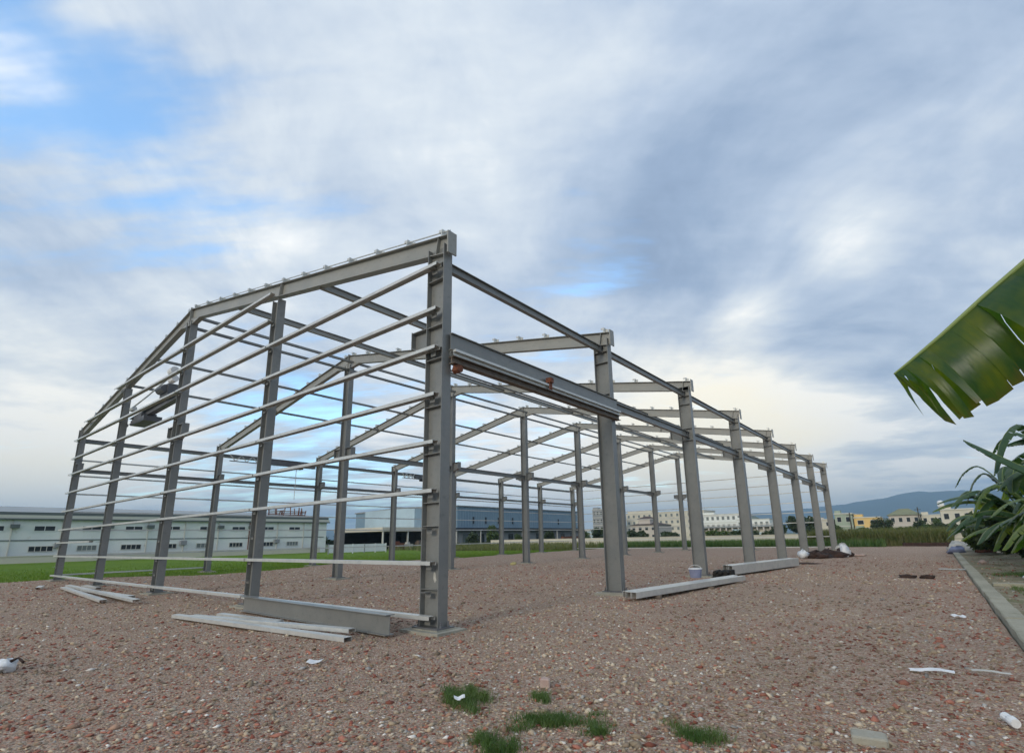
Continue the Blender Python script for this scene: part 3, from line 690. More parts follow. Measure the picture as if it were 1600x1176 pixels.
def block(name, x, y, sz, rz, m, label, cat, z=0):
    b = MB(); Mx = Matrix.Translation((x, y, z)) @ Matrix.Rotation(rz, 4, 'Z') @ Matrix.Rotation(.06, 4, 'X')
    a, d, h = sz[0]/2, sz[1]/2, sz[2]; c_ = .012
    lo = [(-a, -d+c_), (-a+c_, -d), (a-c_, -d), (a, -d+c_), (a, d-c_*2), (a-c_*2, d), (-a+c_, d), (-a, d-c_)]
    b.ext(lo, -.02, h-c_, Mx); n = len(b.v); b.f.pop(1)
    t = [(x_*(1-c_/a), y_*(1-c_/d)) for x_, y_ in lo]; k = len(lo)
    b.v += [tuple(Mx @ Vector((p[0], p[1], h+random.uniform(-.004, .004)))) for p in t]; b.f.append(tuple(n+i for i in range(k)))
    b.f += [(n-k+i, n-k+(i+1) % k, n+(i+1) % k, n+i) for i in range(k)]
    return tag(obj(name, b, m), label, cat)
block('broken_block', 3.56, -1.76, (.11, .09, .07), .5, M['pinkbrick'], 'small square pinkish block upright on gravel beyond the small tuft', 'block')
block('concrete_fragment', 6.62, -1.70, (.24, .17, .07), .15, M['conc'], 'flat grey concrete fragment at the bottom edge of the photo', 'concrete fragment')
c = empty('plastic_bottle', (7.55, -.72, 0), 1.9, label='clear crushed plastic bottle lying on gravel at the lower right corner', cat='bottle')
b = MB(); b.tube([(0, 0, .045), (.05, .004, .05), (.11, -.006, .044), (.17, 0, .048), (.195, .002, .046)], [.036, .042, .034, .038, .018], 12); obj('body', b, M['white'], c, WM[c.name])
b = MB(); b.tube([(.196, 0, .046), (.222, 0, .046)], .017, 10); obj('cap', b, M['violet'], c, WM[c.name])
scrap('plastic_strip', 7.0, 1.04, .07, .42, .25, M['white'], 'bent white plastic strip on gravel left of the kerb', 'plastic strip', .03, .02, 4)
scrap('plastic_strip', 7.52, 1.32, .05, .34, .0, M['grime'], 'straight pale strip on gravel close beside the kerb', 'plastic strip', .03, .01, 5)
scrap('paper_scrap', 7.37, 6.02, .13, .20, .4, M['white'], 'folded white scrap on gravel beside the kerb halfway along', 'paper scrap', .03, .03, 6)
scrap('cardboard_sheet', 7.62, 20.6, .5, .95, .1, M['grime'], 'flat pale sheet on gravel near the far kerb', 'sheet', .03, .02, 7)
c = empty('rag_heap', (6.6, 15.8, 0), label='small dark brown rags lying alone on the gravel yard', cat='rag')
for i, (dx_, dy_, r_) in enumerate(((-.35, 0, .26), (.22, .08, .20))):
    o = lump('rag', (6.6+dx_, 15.8+dy_, .03), (r_, r_*.5, .075), M['darkrag'], None, None, 20+i); o.parent = c; o.matrix_parent_inverse = Matrix.Translation((-6.6, -15.8, 0))
c = empty('refuse_pile', (1.6, 32.4, 0), label='dark burnt refuse pile at the foot of the far right columns', cat='refuse pile')
for i, (dx_, dy_, r_, h_) in enumerate(((-.6, -.8, .75, .30), (0, .4, .9, .36), (.5, 1.8, .7, .34), (-.2, -1.4, .5, .2))):
    o = lump('refuse_clump', (1.6+dx_, 32.4+dy_, .08), (r_, r_, h_), M['darkrag'], None, None, 30+i); o.parent = c; o.matrix_parent_inverse = Matrix.Translation((-1.6, -32.4, 0))
lump('cement_sack', (.35, 31.0, .2), (.30, .45, .26), M['white'], 'white sack left of the dark refuse pile', 'sack', 41)
lump('cement_sack', (2.35, 33.6, .28), (.28, .4, .42), M['white'], 'white sack upright on the right of the dark refuse pile', 'sack', 42)
lump('cement_sack', (1.9, 36.3, .32), (.35, .4, .40), M['grime'], 'pale sack just behind the dark refuse pile', 'sack', 43)
lump('burnt_patch', (1.5, 24.5, -.01), (.9, .42, .05), M['darkrag'], 'flat dark burnt patch on gravel before the refuse pile', 'burnt debris', 44)
lump('pink_rag', (2.9, 35.0, .03), (.5, .3, .08), M['pinkbrick'], 'faded pink rag lying right of the refuse pile', 'rag', 45)
lump('yellow_stone', (-14.1, 19.2, .03), (.22, .2, .12), mat('yellow_stone', (.42, .36, .16), .9), 'yellowish stone on gravel inside the building frame', 'stone', 46)
# rubble along the soil bed
for i, (x, y, r_, m_, lb) in enumerate(((9.3, 14.8, .16, 'white', 'white crumpled foam in soil by the banana leaves'), (9.9, 15.4, .13, 'white', 'smaller white foam just right of the crumpled foam'), (9.4, 13.3, .20, 'grime', 'grey rubble chunk beside the cross kerb'),
                                        (8.75, 24.5, .16, 'pinkbrick', 'pinkish stone in soil behind the kerb'), (9.1, 10.6, .30, 'pinkbrick', 'broad pink rubble slab beyond the right kerb'), (9.4, 9.4, .22, 'soil', 'brown clod of earth beside the right kerb'),
                                        (8.5, 41.0, .8, 'grime', 'grey rubble heap at the far end of the kerb'), (8.2, 38.5, .45, 'violet', 'bluish plastic sheet bundle at the far end of the kerb'), (9.6, 38.0, .5, 'rust', 'rusty scrap heap under the far banana leaves'))):
    lump('rubble', (x, y, .10+r_*.2), (r_, r_*.8, r_*.55), M[m_], lb, 'rubble', 50+i)
b = MB(); b.box((4.4, 60.2, -.1), (8.4, 60.7, .34)); tag(obj('low_wall', b, M['darkrag']), 'short dark low wall at the far right end of the yard', 'wall')
b = MB(); b.box((5.2, 62.2, -.1), (11, 62.5, .62)); tag(obj('low_wall', b, M['creamwall']), 'pale low wall behind the dark low wall at the far right', 'wall')

# ------------------------------------------------------------------ grass
def blades(name, pts, h, w, m, label=None, cat=None, kind=None, lean=.5):
    """pts (n,3); each blade a bent two triangle sliver"""
    n = len(pts); a = rng.uniform(0, 6.28, n); hh = h*rng.uniform(.45, 1.25, n); ww = w*rng.uniform(.6, 1.3, n)
    ld = rng.uniform(0, 6.28, n); ll = hh*lean*rng.uniform(.2, 1.4, n)
    d = np.stack([np.cos(a), np.sin(a), np.zeros(n)], 1)*ww[:, None]/2; L = np.stack([np.cos(ld), np.sin(ld), np.zeros(n)], 1)*ll[:, None]; Z = np.array([0, 0, 1.])
    V = np.stack([pts-d, pts+d, pts+L*.35+Z*(hh*.6)[:, None]+d*.6, pts+L*.35+Z*(hh*.6)[:, None]-d*.6, pts+L+Z*hh[:, None]], 1).reshape(-1, 3)
    i0 = np.arange(n)*5
    me = bpy.data.meshes.new(name); me.vertices.add(n*5); me.vertices.foreach_set('co', V.reshape(-1).astype(np.float32))
    li = np.stack([i0, i0+1, i0+2, i0, i0+2, i0+3, i0+3, i0+2, i0+4], 1).reshape(-1)
    me.loops.add(n*9); me.loops.foreach_set('vertex_index', li.astype(np.int32)); me.polygons.add(n*3)
    me.polygons.foreach_set('loop_start', (np.arange(n*3)*3).astype(np.int32)); me.polygons.foreach_set('loop_total', np.full(n*3, 3, np.int32))
    me.update(calc_edges=True); me.materials.append(m); o = bpy.data.objects.new(name, me); place(o, Matrix()); return tag(o, label, cat, None, kind)
def cluster(c, rx, ry, n, rot=0):
    n = int(n*.7); k = 14; cc = rng.normal(0, .45, (k, 2)); w = rng.random(k)**2+.15
    p = cc[rng.choice(k, n, p=w/w.sum())]+rng.normal(0, .17, (n, 2))*rng.uniform(.4, 1.6, (n, 1)); p[:, 0] *= rx; p[:, 1] *= ry; cr, sr = math.cos(rot), math.sin(rot)
    return np.stack([c[0]+p[:, 0]*cr-p[:, 1]*sr, c[1]+p[:, 0]*sr+p[:, 1]*cr, np.full(n, -.03)], 1)
A_ = -.65
for cx_, cy_, rx, ry, n, rot, lb in ((3.17, -2.60, .40, .20, 3600, -.66, 'dense dark green grass tuft, largest and leftmost on the near gravel'),
                                   (3.80, -2.17, .16, .12, 700, -.66, 'small thin grass tuft just behind the longest weed patch'),
                                   (4.32, -2.62, .20, .46, 2600, -.75, 'long straggling weed patch on the near gravel'),
                                   (4.78, -2.66, .22, .16, 1000, -.66, 'sparse grass tuft right of the long weed patch'),
                                   (5.50, -2.28, .34, .18, 1500, -.66, 'spread grass tuft farthest right on the near gravel'),
                                   (4.20, -3.38, .26, .20, 1500, -.66, 'dark weed tuft cut by the bottom edge of the photo'),
                                   (-1.0, -5.75, .20, .14, 900, -.66, 'little bright tuft at the lower left edge of the photo')):
    blades('grass_tuft', cluster((cx_, cy_), rx, ry, n, rot), .085, .006, M['tuft'], lb, 'grass tuft', lean=.9)
for cx_, cy_, rx, ry, n, rot, lb in ((9.3, 17.0, .8, 1.2, 1500, 0, 'low weeds on the soil bed beyond the cross kerb'), (9.0, 11.2, .4, .8, 1100, 0, 'low weeds on the soil bed before the cross kerb')):
    p_w = cluster((cx_, cy_), rx, ry, n, rot); p_w[:, 2] = .08
    blades('weeds', p_w, .12, .014, M['tuft'], lb, 'weeds', 'stuff', lean=.9)
# lawn blades thicker toward its near edge
ys_ = rng.uniform(-12, 56, 60000); xe_ = np.interp(ys_, [p[1] for p in wedge], [p[0] for p in wedge]); off = np.abs(rng.normal(0, 9, 60000))-.25
blades('lawn_grass', np.stack([xe_-off, ys_, np.full(60000, -.06)], 1), .11, .035, M['lawnblade'], 'short green grass of the lawn left of the gravel', 'grass', 'stuff')
# rough growth beyond the far end of the yard
def growth(x0, x1, y0, y1, h, n, m, name, label, w=.07):
    p = np.stack([rng.uniform(x0, x1, n), rng.uniform(y0, y1, n), np.full(n, -.1)], 1)
    hh = h*(.75+.5*vnoise(p[:, 0], p[:, 1], .5, 9)); o = blades(name, p, h, w, m, label, 'grass', 'stuff', .35); return o
growth(-31, 3, 58.5, 66, .92, 26000, M['tuft'], 'field_grass', 'band of green crop beyond the pale kerb at the end of the yard')
growth(-4.5, 8.5, 60.5, 66, 1.75, 16000, M['reed'], 'tall_grass', 'tall rough grass closing the far right end of the yard', .09)
growth(-60, -31, 50, 62, .7, 9000, M['reed'], 'weed_strip', 'low reddish weeds before the blue warehouse', .08)
growth(-76, -34, 55, 110, 1.0, 14000, M['reed'], 'weed_field', 'rough weeds spread in front of the blue warehouse', .12)
b = MB(); b.box((-30.2, 57.0, -.1), (-2.2, 57.35, .09)); tag(obj('pale_kerb', b, M['conc']), 'pale concrete kerb across the far end of the gravel yard', 'kerb')
b = MB(); b.box((-66, 75, -.1), (3.5, 75.25, 1.33)); b.box((-66, 74.95, 1.33), (3.5, 75.3, 1.40)); tag(obj('boundary_wall', b, M['creamwall']), 'long low cream boundary wall beyond the green crop band', 'wall')

# ------------------------------------------------------------------ trees and bushes
def leafcloud(c, r, n, size, seed, clumps=9):
    r2 = np.random.default_rng(seed)
    cc = r2.normal(0, 1, (clumps, 3)); cc /= np.linalg.norm(cc, axis=1)[:, None]; cc *= (r2.random(clumps)**.5*.72)[:, None]
    cr = r2.uniform(.28, .52, clumps); idx = r2.integers(0, clumps, n)
    p = r2.normal(0, 1, (n, 3)); p /= np.linalg.norm(p, axis=1)[:, None]; p *= (r2.random(n)**.38)[:, None]*cr[idx][:, None]
    p = (cc[idx]+p)*np.array(r)+np.array(c)
    a = r2.normal(0, 1, (n, 3)); a /= np.linalg.norm(a, axis=1)[:, None]; b_ = np.cross(a, r2.normal(0, 1, (n, 3))); b_ /= np.linalg.norm(b_, axis=1)[:, None]
    s_ = size*r2.uniform(.5, 1.3, (n, 1)); V = np.stack([p-a*s_, p+b_*s_*.5, p+a*s_, p-b_*s_*.5], 1).reshape(-1, 3); return V, n
def leafmesh(name, V, n, m):
    me = bpy.data.meshes.new(name); me.vertices.add(n*4); me.vertices.foreach_set('co', V.reshape(-1).astype(np.float32))
    me.loops.add(n*4); me.loops.foreach_set('vertex_index', np.arange(n*4, dtype=np.int32)); me.polygons.add(n)
    me.polygons.foreach_set('loop_start', (np.arange(n)*4).astype(np.int32)); me.polygons.foreach_set('loop_total', np.full(n, 4, np.int32))
    me.update(calc_edges=True); me.materials.append(m); return me
def tree(x, y, h, rx, label, m='leafdark', n=1500, name='tree', cat='tree', group=None, low=.25, seed=None):
    seed = seed or int(abs(x*31+y*17)) % 9973
    t = empty(name, (x, y, -.1), label=label, cat=cat, group=group)
    V, k = leafcloud((x, y, h*(low+(1-low)/2)), (rx, rx, h*(1-low)/2*1.05), n, rx*.13, seed); obj('crown', leafmesh('crown', V, k, M[m]), None, t, Matrix())
    b = MB(); rr = random.Random(seed); r0 = max(.05, h*.035)
    top = (x+rr.uniform(-.1, .1)*h*.2, y, h*.62); b.tube([(x, y, -.12), (x+.02*h, y, h*.3), top], [r0, r0*.75, r0*.4], 7)
    for i in range(4):
        a = rr.uniform(0, 6.28); b.tube([(x+.01*h, y, h*(.28+.08*i)), (x+math.cos(a)*rx*.35, y+math.sin(a)*rx*.35, h*(.5+.07*i)), (x+math.cos(a)*rx*.6, y+math.sin(a)*rx*.6, h*(.68+.06*i))], [r0*.5, r0*.35, r0*.15], 5)
    obj('trunk', b, M['trunk'], t, Matrix()); return t
T = [  # x, y, h, r, label, material
 (-112, 62, 4.6, 4.2, 'dark tree beside the right end of the white factory', 'leafdark'), (-112, 70, 4.0, 4.2, 'low dark tree behind the white fence, left of two', 'leafdark'), (-110, 78, 4.4, 4.0, 'dark tree behind the white fence, nearest the blue warehouse canopy', 'leafdark'), (-114, 86, 4.2, 4.4, 'dark tree farther back behind the white fence', 'leafdark'),
 (-72, 82, 4.6, 2.3, 'small green tree against the blue warehouse front', 'leafmid'), (-70.5, 74, 3.3, 1.8, 'bushy tree left of the small tree at the blue warehouse', 'leafdark'), (-71, 91, 3.2, 1.5, 'slim shrub under the blue warehouse windows', 'leafmid'), (-71, 103, 3.4, 1.9, 'shrub before the middle of the blue warehouse', 'leafdark'), (-70, 118, 3.6, 2.0, 'rounded bush near the right end of the blue warehouse', 'leafmid'), (-70, 126, 4.2, 2.3, 'dense bush by the right corner of the blue warehouse', 'leafdark'),
 (-74, 140, 5.3, 4.0, 'dark broad tree right of the blue warehouse', 'leafdark'), (-60, 120, 3.0, 3.2, 'round hedge tree before the pagoda roofed house', 'leafmid'), (-54, 118, 3.2, 2.8, 'dark shrub right of the pagoda roofed house', 'leafdark'), (-48, 126, 3.0, 3.0, 'dark shrub below the long white building', 'leafdark'), (-44, 118, 2.6, 2.6, 'low shrub at the left end of the columned shed', 'leafdark'),
 (-31, 112, 2.9, 3.4, 'light green shrub before the columned shed', 'leafmid'), (-25, 112, 3.4, 3.4, 'dark shrub right of the columned shed', 'leafdark'), (-22, 150, 6.6, 3.0, 'tall dark tree above the low blue roof', 'leafdark'), (-18.2, 146, 5.6, 3.4, 'broad dark tree left of the pale yellow house', 'leafdark'), (-19, 112, 3.3, 3.0, 'round dark shrub before the pale yellow house', 'leafdark'),
 (-3.6, 148, 5.6, 1.7, 'narrow dark tree right of the yellow house', 'leafdark'), (-1.8, 147, 4.8, 2.0, 'dark tree between the yellow house and hip roofed house', 'leafdark'), (4.9, 150, 4.4, 1.9, 'dark tree right of the hip roofed house', 'leafdark'), (7.4, 140, 4.2, 2.2, 'green tree near the white tank', 'leafmid'),
 (-11.5, 138, 3.4, 2.0, 'green bush before the pale green house', 'leafmid'), (-6.4, 136, 2.6, 2.4, 'low bush before the yellow house', 'leafmid'), (1.5, 140, 2.6, 3.0, 'low bush before the hip roofed house', 'leafmid'), (8.6, 120, 3.0, 2.4, 'bush at the far end of the soil bed', 'leafdark')]
for x, y, h_, r_, lb, m_ in T: tree(x, y, h_, r_, lb, m_, 1400, group='far trees and shrubs', low=.05)
for i, (x, y, h_, r_, m_, lb) in enumerate(((12.0, 9.5, 1.6, 1.5, 'leafmid', 'low bush at the right edge under the banana leaves'), (11.2, 16, 1.9, 1.5, 'leafdark', 'dark bush under the nearest full banana plant'), (11.0, 22, 2.2, 1.6, 'leafmid', 'bush between two banana plants on the soil bed'),
                                             (10.9, 29, 2.4, 1.7, 'leafdark', 'dark bush by the middle banana plants'), (10.5, 36, 2.6, 1.7, 'leafmid', 'bush by the farthest banana plant'), (13.5, 20, 3.2, 2.0, 'leafdark', 'taller dark bush behind the banana plants'), (13.5, 31, 3.4, 2.4, 'leafdark', 'dark bush far behind the banana plants'), (10.4, 45, 2.6, 1.9, 'leafdark', 'farthest dark bush along the soil bed'))):
    tree(x, y, h_, r_, lb, m_, 5200, 'bush', 'bush', 'bushes on the soil bed', .0)

# ------------------------------------------------------------------ banana plants
def leaf_mesh(ctrl, hw, droop, seed, m, split=.35, n=26, tipw=.35, gap=.35):
    """blade in strips along a curved rib; ctrl = 4+ points; droop = fold angle below horizontal"""
    rr = random.Random(seed); P = [Vector(p) for p in ctrl]
    def cr(t):
        t = t*(len(P)-1); i = min(int(t), len(P)-2); f = t-i; a, b_, c_, d = P[max(i-1, 0)], P[i], P[i+1], P[min(i+2, len(P)-1)]
        return .5*((2*b_)+(c_-a)*f+(2*a-5*b_+4*c_-d)*f*f+(3*b_-a-3*c_+d)*f**3)
    v, f, uv = [], [], []
    def width(t):                              # petiole first, then the blade
        if t < .12: return .02
        q = (t-.12)/.88; return hw*min(1, (q*5)**.6)*min(1, ((1-q)*(1/tipw))**.55+.02)
    for sd in (-1, 1):
        t = .12; grp_droop = droop*rr.uniform(.85, 1.1)
        prev_split = False
        for i in range(n):
            t0, t1 = .12+.88*i/n, .12+.88*(i+1)/n
            g0 = gap/n*.5*rr.uniform(.4, 1) if prev_split else 0
            prev_split = rr.random() < split
            g1 = gap/n*.5*rr.uniform(.4, 1) if prev_split else 0
            dr = grp_droop+rr.uniform(-.04, .04)
            if prev_split: grp_droop = droop*rr.uniform(.75, 1.25)
            rows = []
            for (tt, gg) in ((t0, g0), (t1, -g1)):
                c0 = cr(tt); tan = (cr(min(tt+.01, 1))-cr(max(tt-.01, 0))).normalized(); side = tan.cross(Vector((0, 0, 1))).normalized()*sd; upn = side.cross(tan)*sd
                if upn.z < 0: upn = -upn
                w = max(width(tt), .004)*(1+rr.uniform(-.03, .03)*(1 if (g0 or g1) else .2)); row = []
                for j in range(5):
                    s_ = j/4; ang = dr*(.55+.6*s_); off = side*(w*s_*math.cos(ang)) - upn*(w*s_*math.sin(ang))
                    row.append(c0+off+tan*(gg*(s_**1.5)*3.0)+tan*(w*.22*s_)); uv.append((tt, s_*sd, 0))
                rows.append(row)
            k = len(v); v += [tuple(p) for p in rows[0]]+[tuple(p) for p in rows[1]]
            for j in range(4): f.append((k+j, k+j+1, k+5+j+1, k+5+j))
    me = bpy.data.meshes.new('leaf'); me.from_pydata(v, [], f); me.materials.append(m)
    a = me.attributes.new('leafuv', 'FLOAT_VECTOR', 'POINT'); a.data.foreach_set('vector', np.array(uv, np.float32).reshape(-1))
    for p in me.polygons: p.use_smooth = True
    me.update(); return me, [tuple(cr(t)) for t in np.linspace(0, 1, 14)]
def banana(x, y, hs, leaves, label, seed, mats=('banana', 'bananadark'), hw=.36, fold=(.12, .5), split=.34):
    rr = random.Random(seed); t = empty('banana_plant', (x, y, 0), label=label, cat='banana plant', group='banana plants on the soil bed')
    b = MB(); b.tube([(x, y, -.1), (x+.04, y, hs*.5), (x, y, hs)], [.14, .11, .06], 10); obj('pseudostem', b, M['stem'], t, Matrix(), True)
    for i, lf in enumerate(leaves):
        az, L, rise, drp = lf
        a = R(az); d = Vector((math.cos(a), math.sin(a), 0)); c0 = Vector((x, y, hs-.05))
        ctrl = [c0, c0+d*L*.3+Vector((0, 0, L*rise*.3)), c0+d*L*.65+Vector((0, 0, L*rise*.65)), c0+d*L+Vector((0, 0, L*rise))] if drp < 0 else [c0, c0+d*L*.22+Vector((0, 0, L*rise*.55)), c0+d*L*.52+Vector((0, 0, L*rise*.9)), c0+d*L*.80+Vector((0, 0, L*(rise*.9-drp*.35))), c0+d*L*1.0+Vector((0, 0, L*(rise*.8-drp)))]
        m_ = M[mats[rr.random() < .45]]
        me, ribp = leaf_mesh(ctrl, hw*rr.uniform(.8, 1.15), rr.uniform(*fold), seed*100+i, m_, split)
        o = obj('leaf', me, m_, t, Matrix())
        b = MB(); b.tube(ribp, list(np.linspace(.028, .004, len(ribp))), 6); obj('midrib', b, M['rib'], o, Matrix())
def lv(seed, n, L=2.0):
    rr = random.Random(seed); return [(360/n*i+rr.uniform(-25, 25), L*rr.uniform(.8, 1.15), rr.choice([.15, .35, .6, .9, 1.3]), rr.uniform(.15, .7)) for i in range(n)]
banana(11.3, 14.0, 1.3, lv(1, 12, 2.1)+[(185, 2.6, .30, .35), (165, 2.3, .5, .3), (200, 2.4, .12, .35)], 'banana plant at the right edge of the photo, closest full plant', 61)
banana(11.3, 18.0, 1.5, lv(2, 12, 2.2)+[(190, 2.5, .5, .2), (172, 2.7, .25, .3), (150, 2.3, .1, .4)], 'banana plant standing second along the soil bed', 62)
banana(10.9, 23.0, 1.6, lv(3, 13, 2.3)+[(205, 2.6, .15, .35), (180, 3.0, .30, .25), (165, 2.9, .05, .2), (150, 2.3, .9, .1)], 'banana plant in the middle with leaves reaching over the kerb', 63)
banana(10.9, 28.5, 1.9, lv(4, 13, 2.4)+[(190, 3.4, .45, .05), (178, 3.6, .36, .10), (170, 3.0, .15, .3), (200, 3.0, .6, .2)], 'banana plant with two long leaves reaching left', 64)
banana(10.3, 34.5, 1.6, lv(5, 12, 2.3)+[(185, 2.6, .1, .3), (175, 2.4, .4, .2)], 'farthest banana plant beside the kerb', 65)
banana(14.2, 27.0, 4.15, [(180, 3.6, .52, .02), (184, 3.5, .24, .04), (120, 2.6, .4, .4), (240, 2.6, .3, .5), (60, 2.4, .4, .4), (300, 2.4, .4, .4), (160, 2.8, .2, .3)], 'tallest banana plant with tattered leaves against the sky', 66, fold=(.9, 1.2), split=.6)
banana(12.2, 19.6, 2.3, [(179, 3.5, .80, -.1), (200, 2.6, .4, .5), (140, 2.4, .7, .2), (250, 2.5, .4, .5), (90, 2.4, .4, .4), (20, 2.4, .4, .4), (310, 2.4, .4, .4), (165, 2.5, .3, .3), (215, 2.3, .7, .3)], 'banana plant with one upright leaf leaning left', 67)
banana(11.8, 21.2, 2.6, lv(8, 13, 2.3), 'banana plant rising behind the middle of the grove', 68)
banana(12.4, 26.0, 2.9, lv(9, 12, 2.4)+[(182, 3.0, .35, .1)], 'banana plant behind the two long reaching leaves', 69)
banana(12.2, 15.6, 2.0, lv(10, 12, 2.2), 'banana plant behind the closest one at the right edge', 70)
# the leaf hanging into the picture from a plant close on the right
t = empty('banana_plant', (10.9, -3.7, 0), label='near banana plant whose big green leaf hangs into the right side of the photo', cat='banana plant', group='banana plants on the soil bed')
b = MB(); b.tube([(10.9, -3.7, -.1), (10.92, -3.7, 1.4), (10.88, -3.72, 2.75)], [.15, .12, .07], 12); obj('pseudostem', b, M['stem'], t, Matrix(), True)
big = [(10.88, -3.72, 2.7), (10.35, -3.74, 3.28), (9.6, -3.8, 3.58), (8.9, -3.86, 3.42), (8.3, -3.92, 3.09), (7.74, -3.98, 2.685), (7.40, -4.02, 2.41), (7.235, -4.05, 2.285)]
me, ribp = leaf_mesh(big, .335, 1.15, 9, M['nearleaf'], .26, 36, .10, .5)
o = obj('leaf', me, None, t, Matrix()); b = MB(); b.tube(ribp, list(np.linspace(.03, .004, len(ribp))), 8); obj('midrib', b, M['rib'], o, Matrix())
for i, (az, L, rise, drp) in enumerate(((-30, 2.0, .7, .4), (40, 2.1, .9, .3), (100, 1.9, .8, .4), (-100, 1.9, .9, .3))):
    a = R(az); d = Vector((math.cos(a), math.sin(a), 0)); c0 = Vector((10.88, -3.72, 2.7))
    me, ribp = leaf_mesh([c0, c0+d*L*.25+Vector((0, 0, L*rise*.5)), c0+d*L*.6+Vector((0, 0, L*rise*.8)), c0+d*L+Vector((0, 0, L*(rise*.7-drp)))], .30, .6, 70+i, M['nearleaf'], .2)
    o = obj('leaf', me, None, t, Matrix()); b = MB(); b.tube(ribp, list(np.linspace(.03, .004, len(ribp))), 6); obj('midrib', b, M['rib'], o, Matrix())

# ------------------------------------------------------------------ buildings
# wall facing +X at x = X, running along Y
def winX(parent, X, y0, y1, z0, z1, m='glass', fr='trimlight', bars=1):
    w = MB(); d = .07
    w.box((X-.05, y0-d, z0-d), (X+.05, y1+d, z0)); w.box((X-.05, y0-d, z1), (X+.05, y1+d, z1+d)); w.box((X-.05, y0-d, z0+.001), (X+.05, y0, z1-.001)); w.box((X-.05, y1, z0+.001), (X+.05, y1+d, z1-.001))
    for i in range(bars):
        yy = y0+(y1-y0)*(i+1)/(bars+1); w.box((X-.03, yy-.03, z0+.001), (X+.045, yy+.03, z1-.001))
    o = obj('window', w, M[fr], parent, Matrix()); p = MB(); p.box((X-.02, y0+.001, z0+.001), (X+.02, y1-.001, z1-.001)); obj('pane', p, M[m], o, Matrix())
fb = empty('factory_building', (-80, 8, 0), label='long white two storey factory with small dark windows behind the lawn', cat='factory')
b = MB(); b.box((-104, -60, -.2), (-80, 46, 5.05)); obj('wall', b, M['whitewall'], fb, Matrix())
b = MB(); b.box((-104.4, -60.4, 5.05), (-79.6, 46.4, 5.22)); obj('gutter', b, M['trimdark'], fb, Matrix())
b = MB(); b.box((-104.3, -60.3, 5.22), (-79.7, 46.3, 5.62)); obj('fascia', b, M['trimlight'], fb, Matrix())
b = MB(); b.box((-104.2, -60.2, 5.62), (-79.85, 46.2, 5.98)); obj('upper_gutter', b, M['trimdark'], fb, Matrix())
b = MB(); b.ext([(-79.9, 5.98), (-92, 7.3), (-104.2, 5.98)], -60.1, 46.1, Matrix(((1, 0, 0, 0), (0, 0, 1, 0), (0, 1, 0, 0), (0, 0, 0, 1)))); obj('roof', b, M['roofgrey'], fb, Matrix())
b = MB(); b.box((-80.0, -59, 2.55), (-79.93, 45.5, 2.66)); obj('floor_band', b, M['trimdark'], fb, Matrix())
for i, y in enumerate(np.arange(-55, 44, 4.6)):
    b = MB(); b.box((-80, y-.05, 0), (-79.86, y+.05, 5.0)); obj('downpipe', b, M['rust'] if i in (15, 19) else M['trimlight'], fb, Matrix())
for i, y in enumerate(np.arange(-53, 43, 4.6)):
    winX(fb, -79.98, y, y+1.9, 3.75, 4.3, 'glass', 'whitewall')
    winX(fb, -79.98, y-.2, y+1.7+.3*(i % 2), 1.28, 1.85, 'glassg' if i % 3 == 2 else 'glass', 'trimlight', 3)
    if i % 3 == 0 or i in (14, 17):
        b = MB(); b.box((-79.93, y+2.4, 4.05), (-79.5, y+3.2, 4.5)); obj('air_conditioner', b, M['trimdark'], fb, Matrix())
    if i % 3 == 1:
        b = MB(); b.box((-79.93, y+2.1, 1.7), (-79.5, y+2.9, 2.3)); obj('air_conditioner', b, M['greywall'], fb, Matrix())
b = MB(); b.box((-78.6, -60, -.15), (-78.3, 44, .72)); b.box((-78.65, -60, .72), (-78.25, 44, .80)); tag(obj('low_wall', b, M['creamwall']), 'low cream wall along the foot of the white factory', 'wall')
# rooftop starter bars
r_ = empty('rooftop_scaffold', (-86, 42, 6), label='rusty bare rods and frames standing on the factory roof end', cat='scaffold')
for i in range(16):
    x, y = -84-random.random()*4, 37.5+random.random()*7; b = MB(); b.tube([(x, y, 5.9), (x+random.uniform(-.3, .3), y+random.uniform(-.3, .3), 7.1+random.random()*1.1)], .085, 5); obj('rod', b, M['rust'], r_, Matrix())
for i in range(4):
    b = MB(); z = 6.4+.3*i; b.tube([(-85, 37.5, z), (-85, 44.5, z+random.uniform(-.2, .2))], .07, 5); obj('cross_rod', b, M['rust'], r_, Matrix())
# white fence
wf = empty('white_fence', (-62, 36, 0), label='low white panel fence on the lawn right of the white factory', cat='fence')
for i in range(5):
    b = MB(); y = 35.6+i*2.0; b.box((-62, y+.03, .12), (-61.94, y+1.97, 1.28)); obj('panel', b, M['white'], wf, Matrix())
for i in range(6):
    b = MB(); y = 35.6+i*2.0; b.box((-62.06, y-.05, -.1), (-61.9, y+.05, 1.34)); obj('post', b, M['greywall'] if i in (0, 3) else M['white'], wf, Matrix())
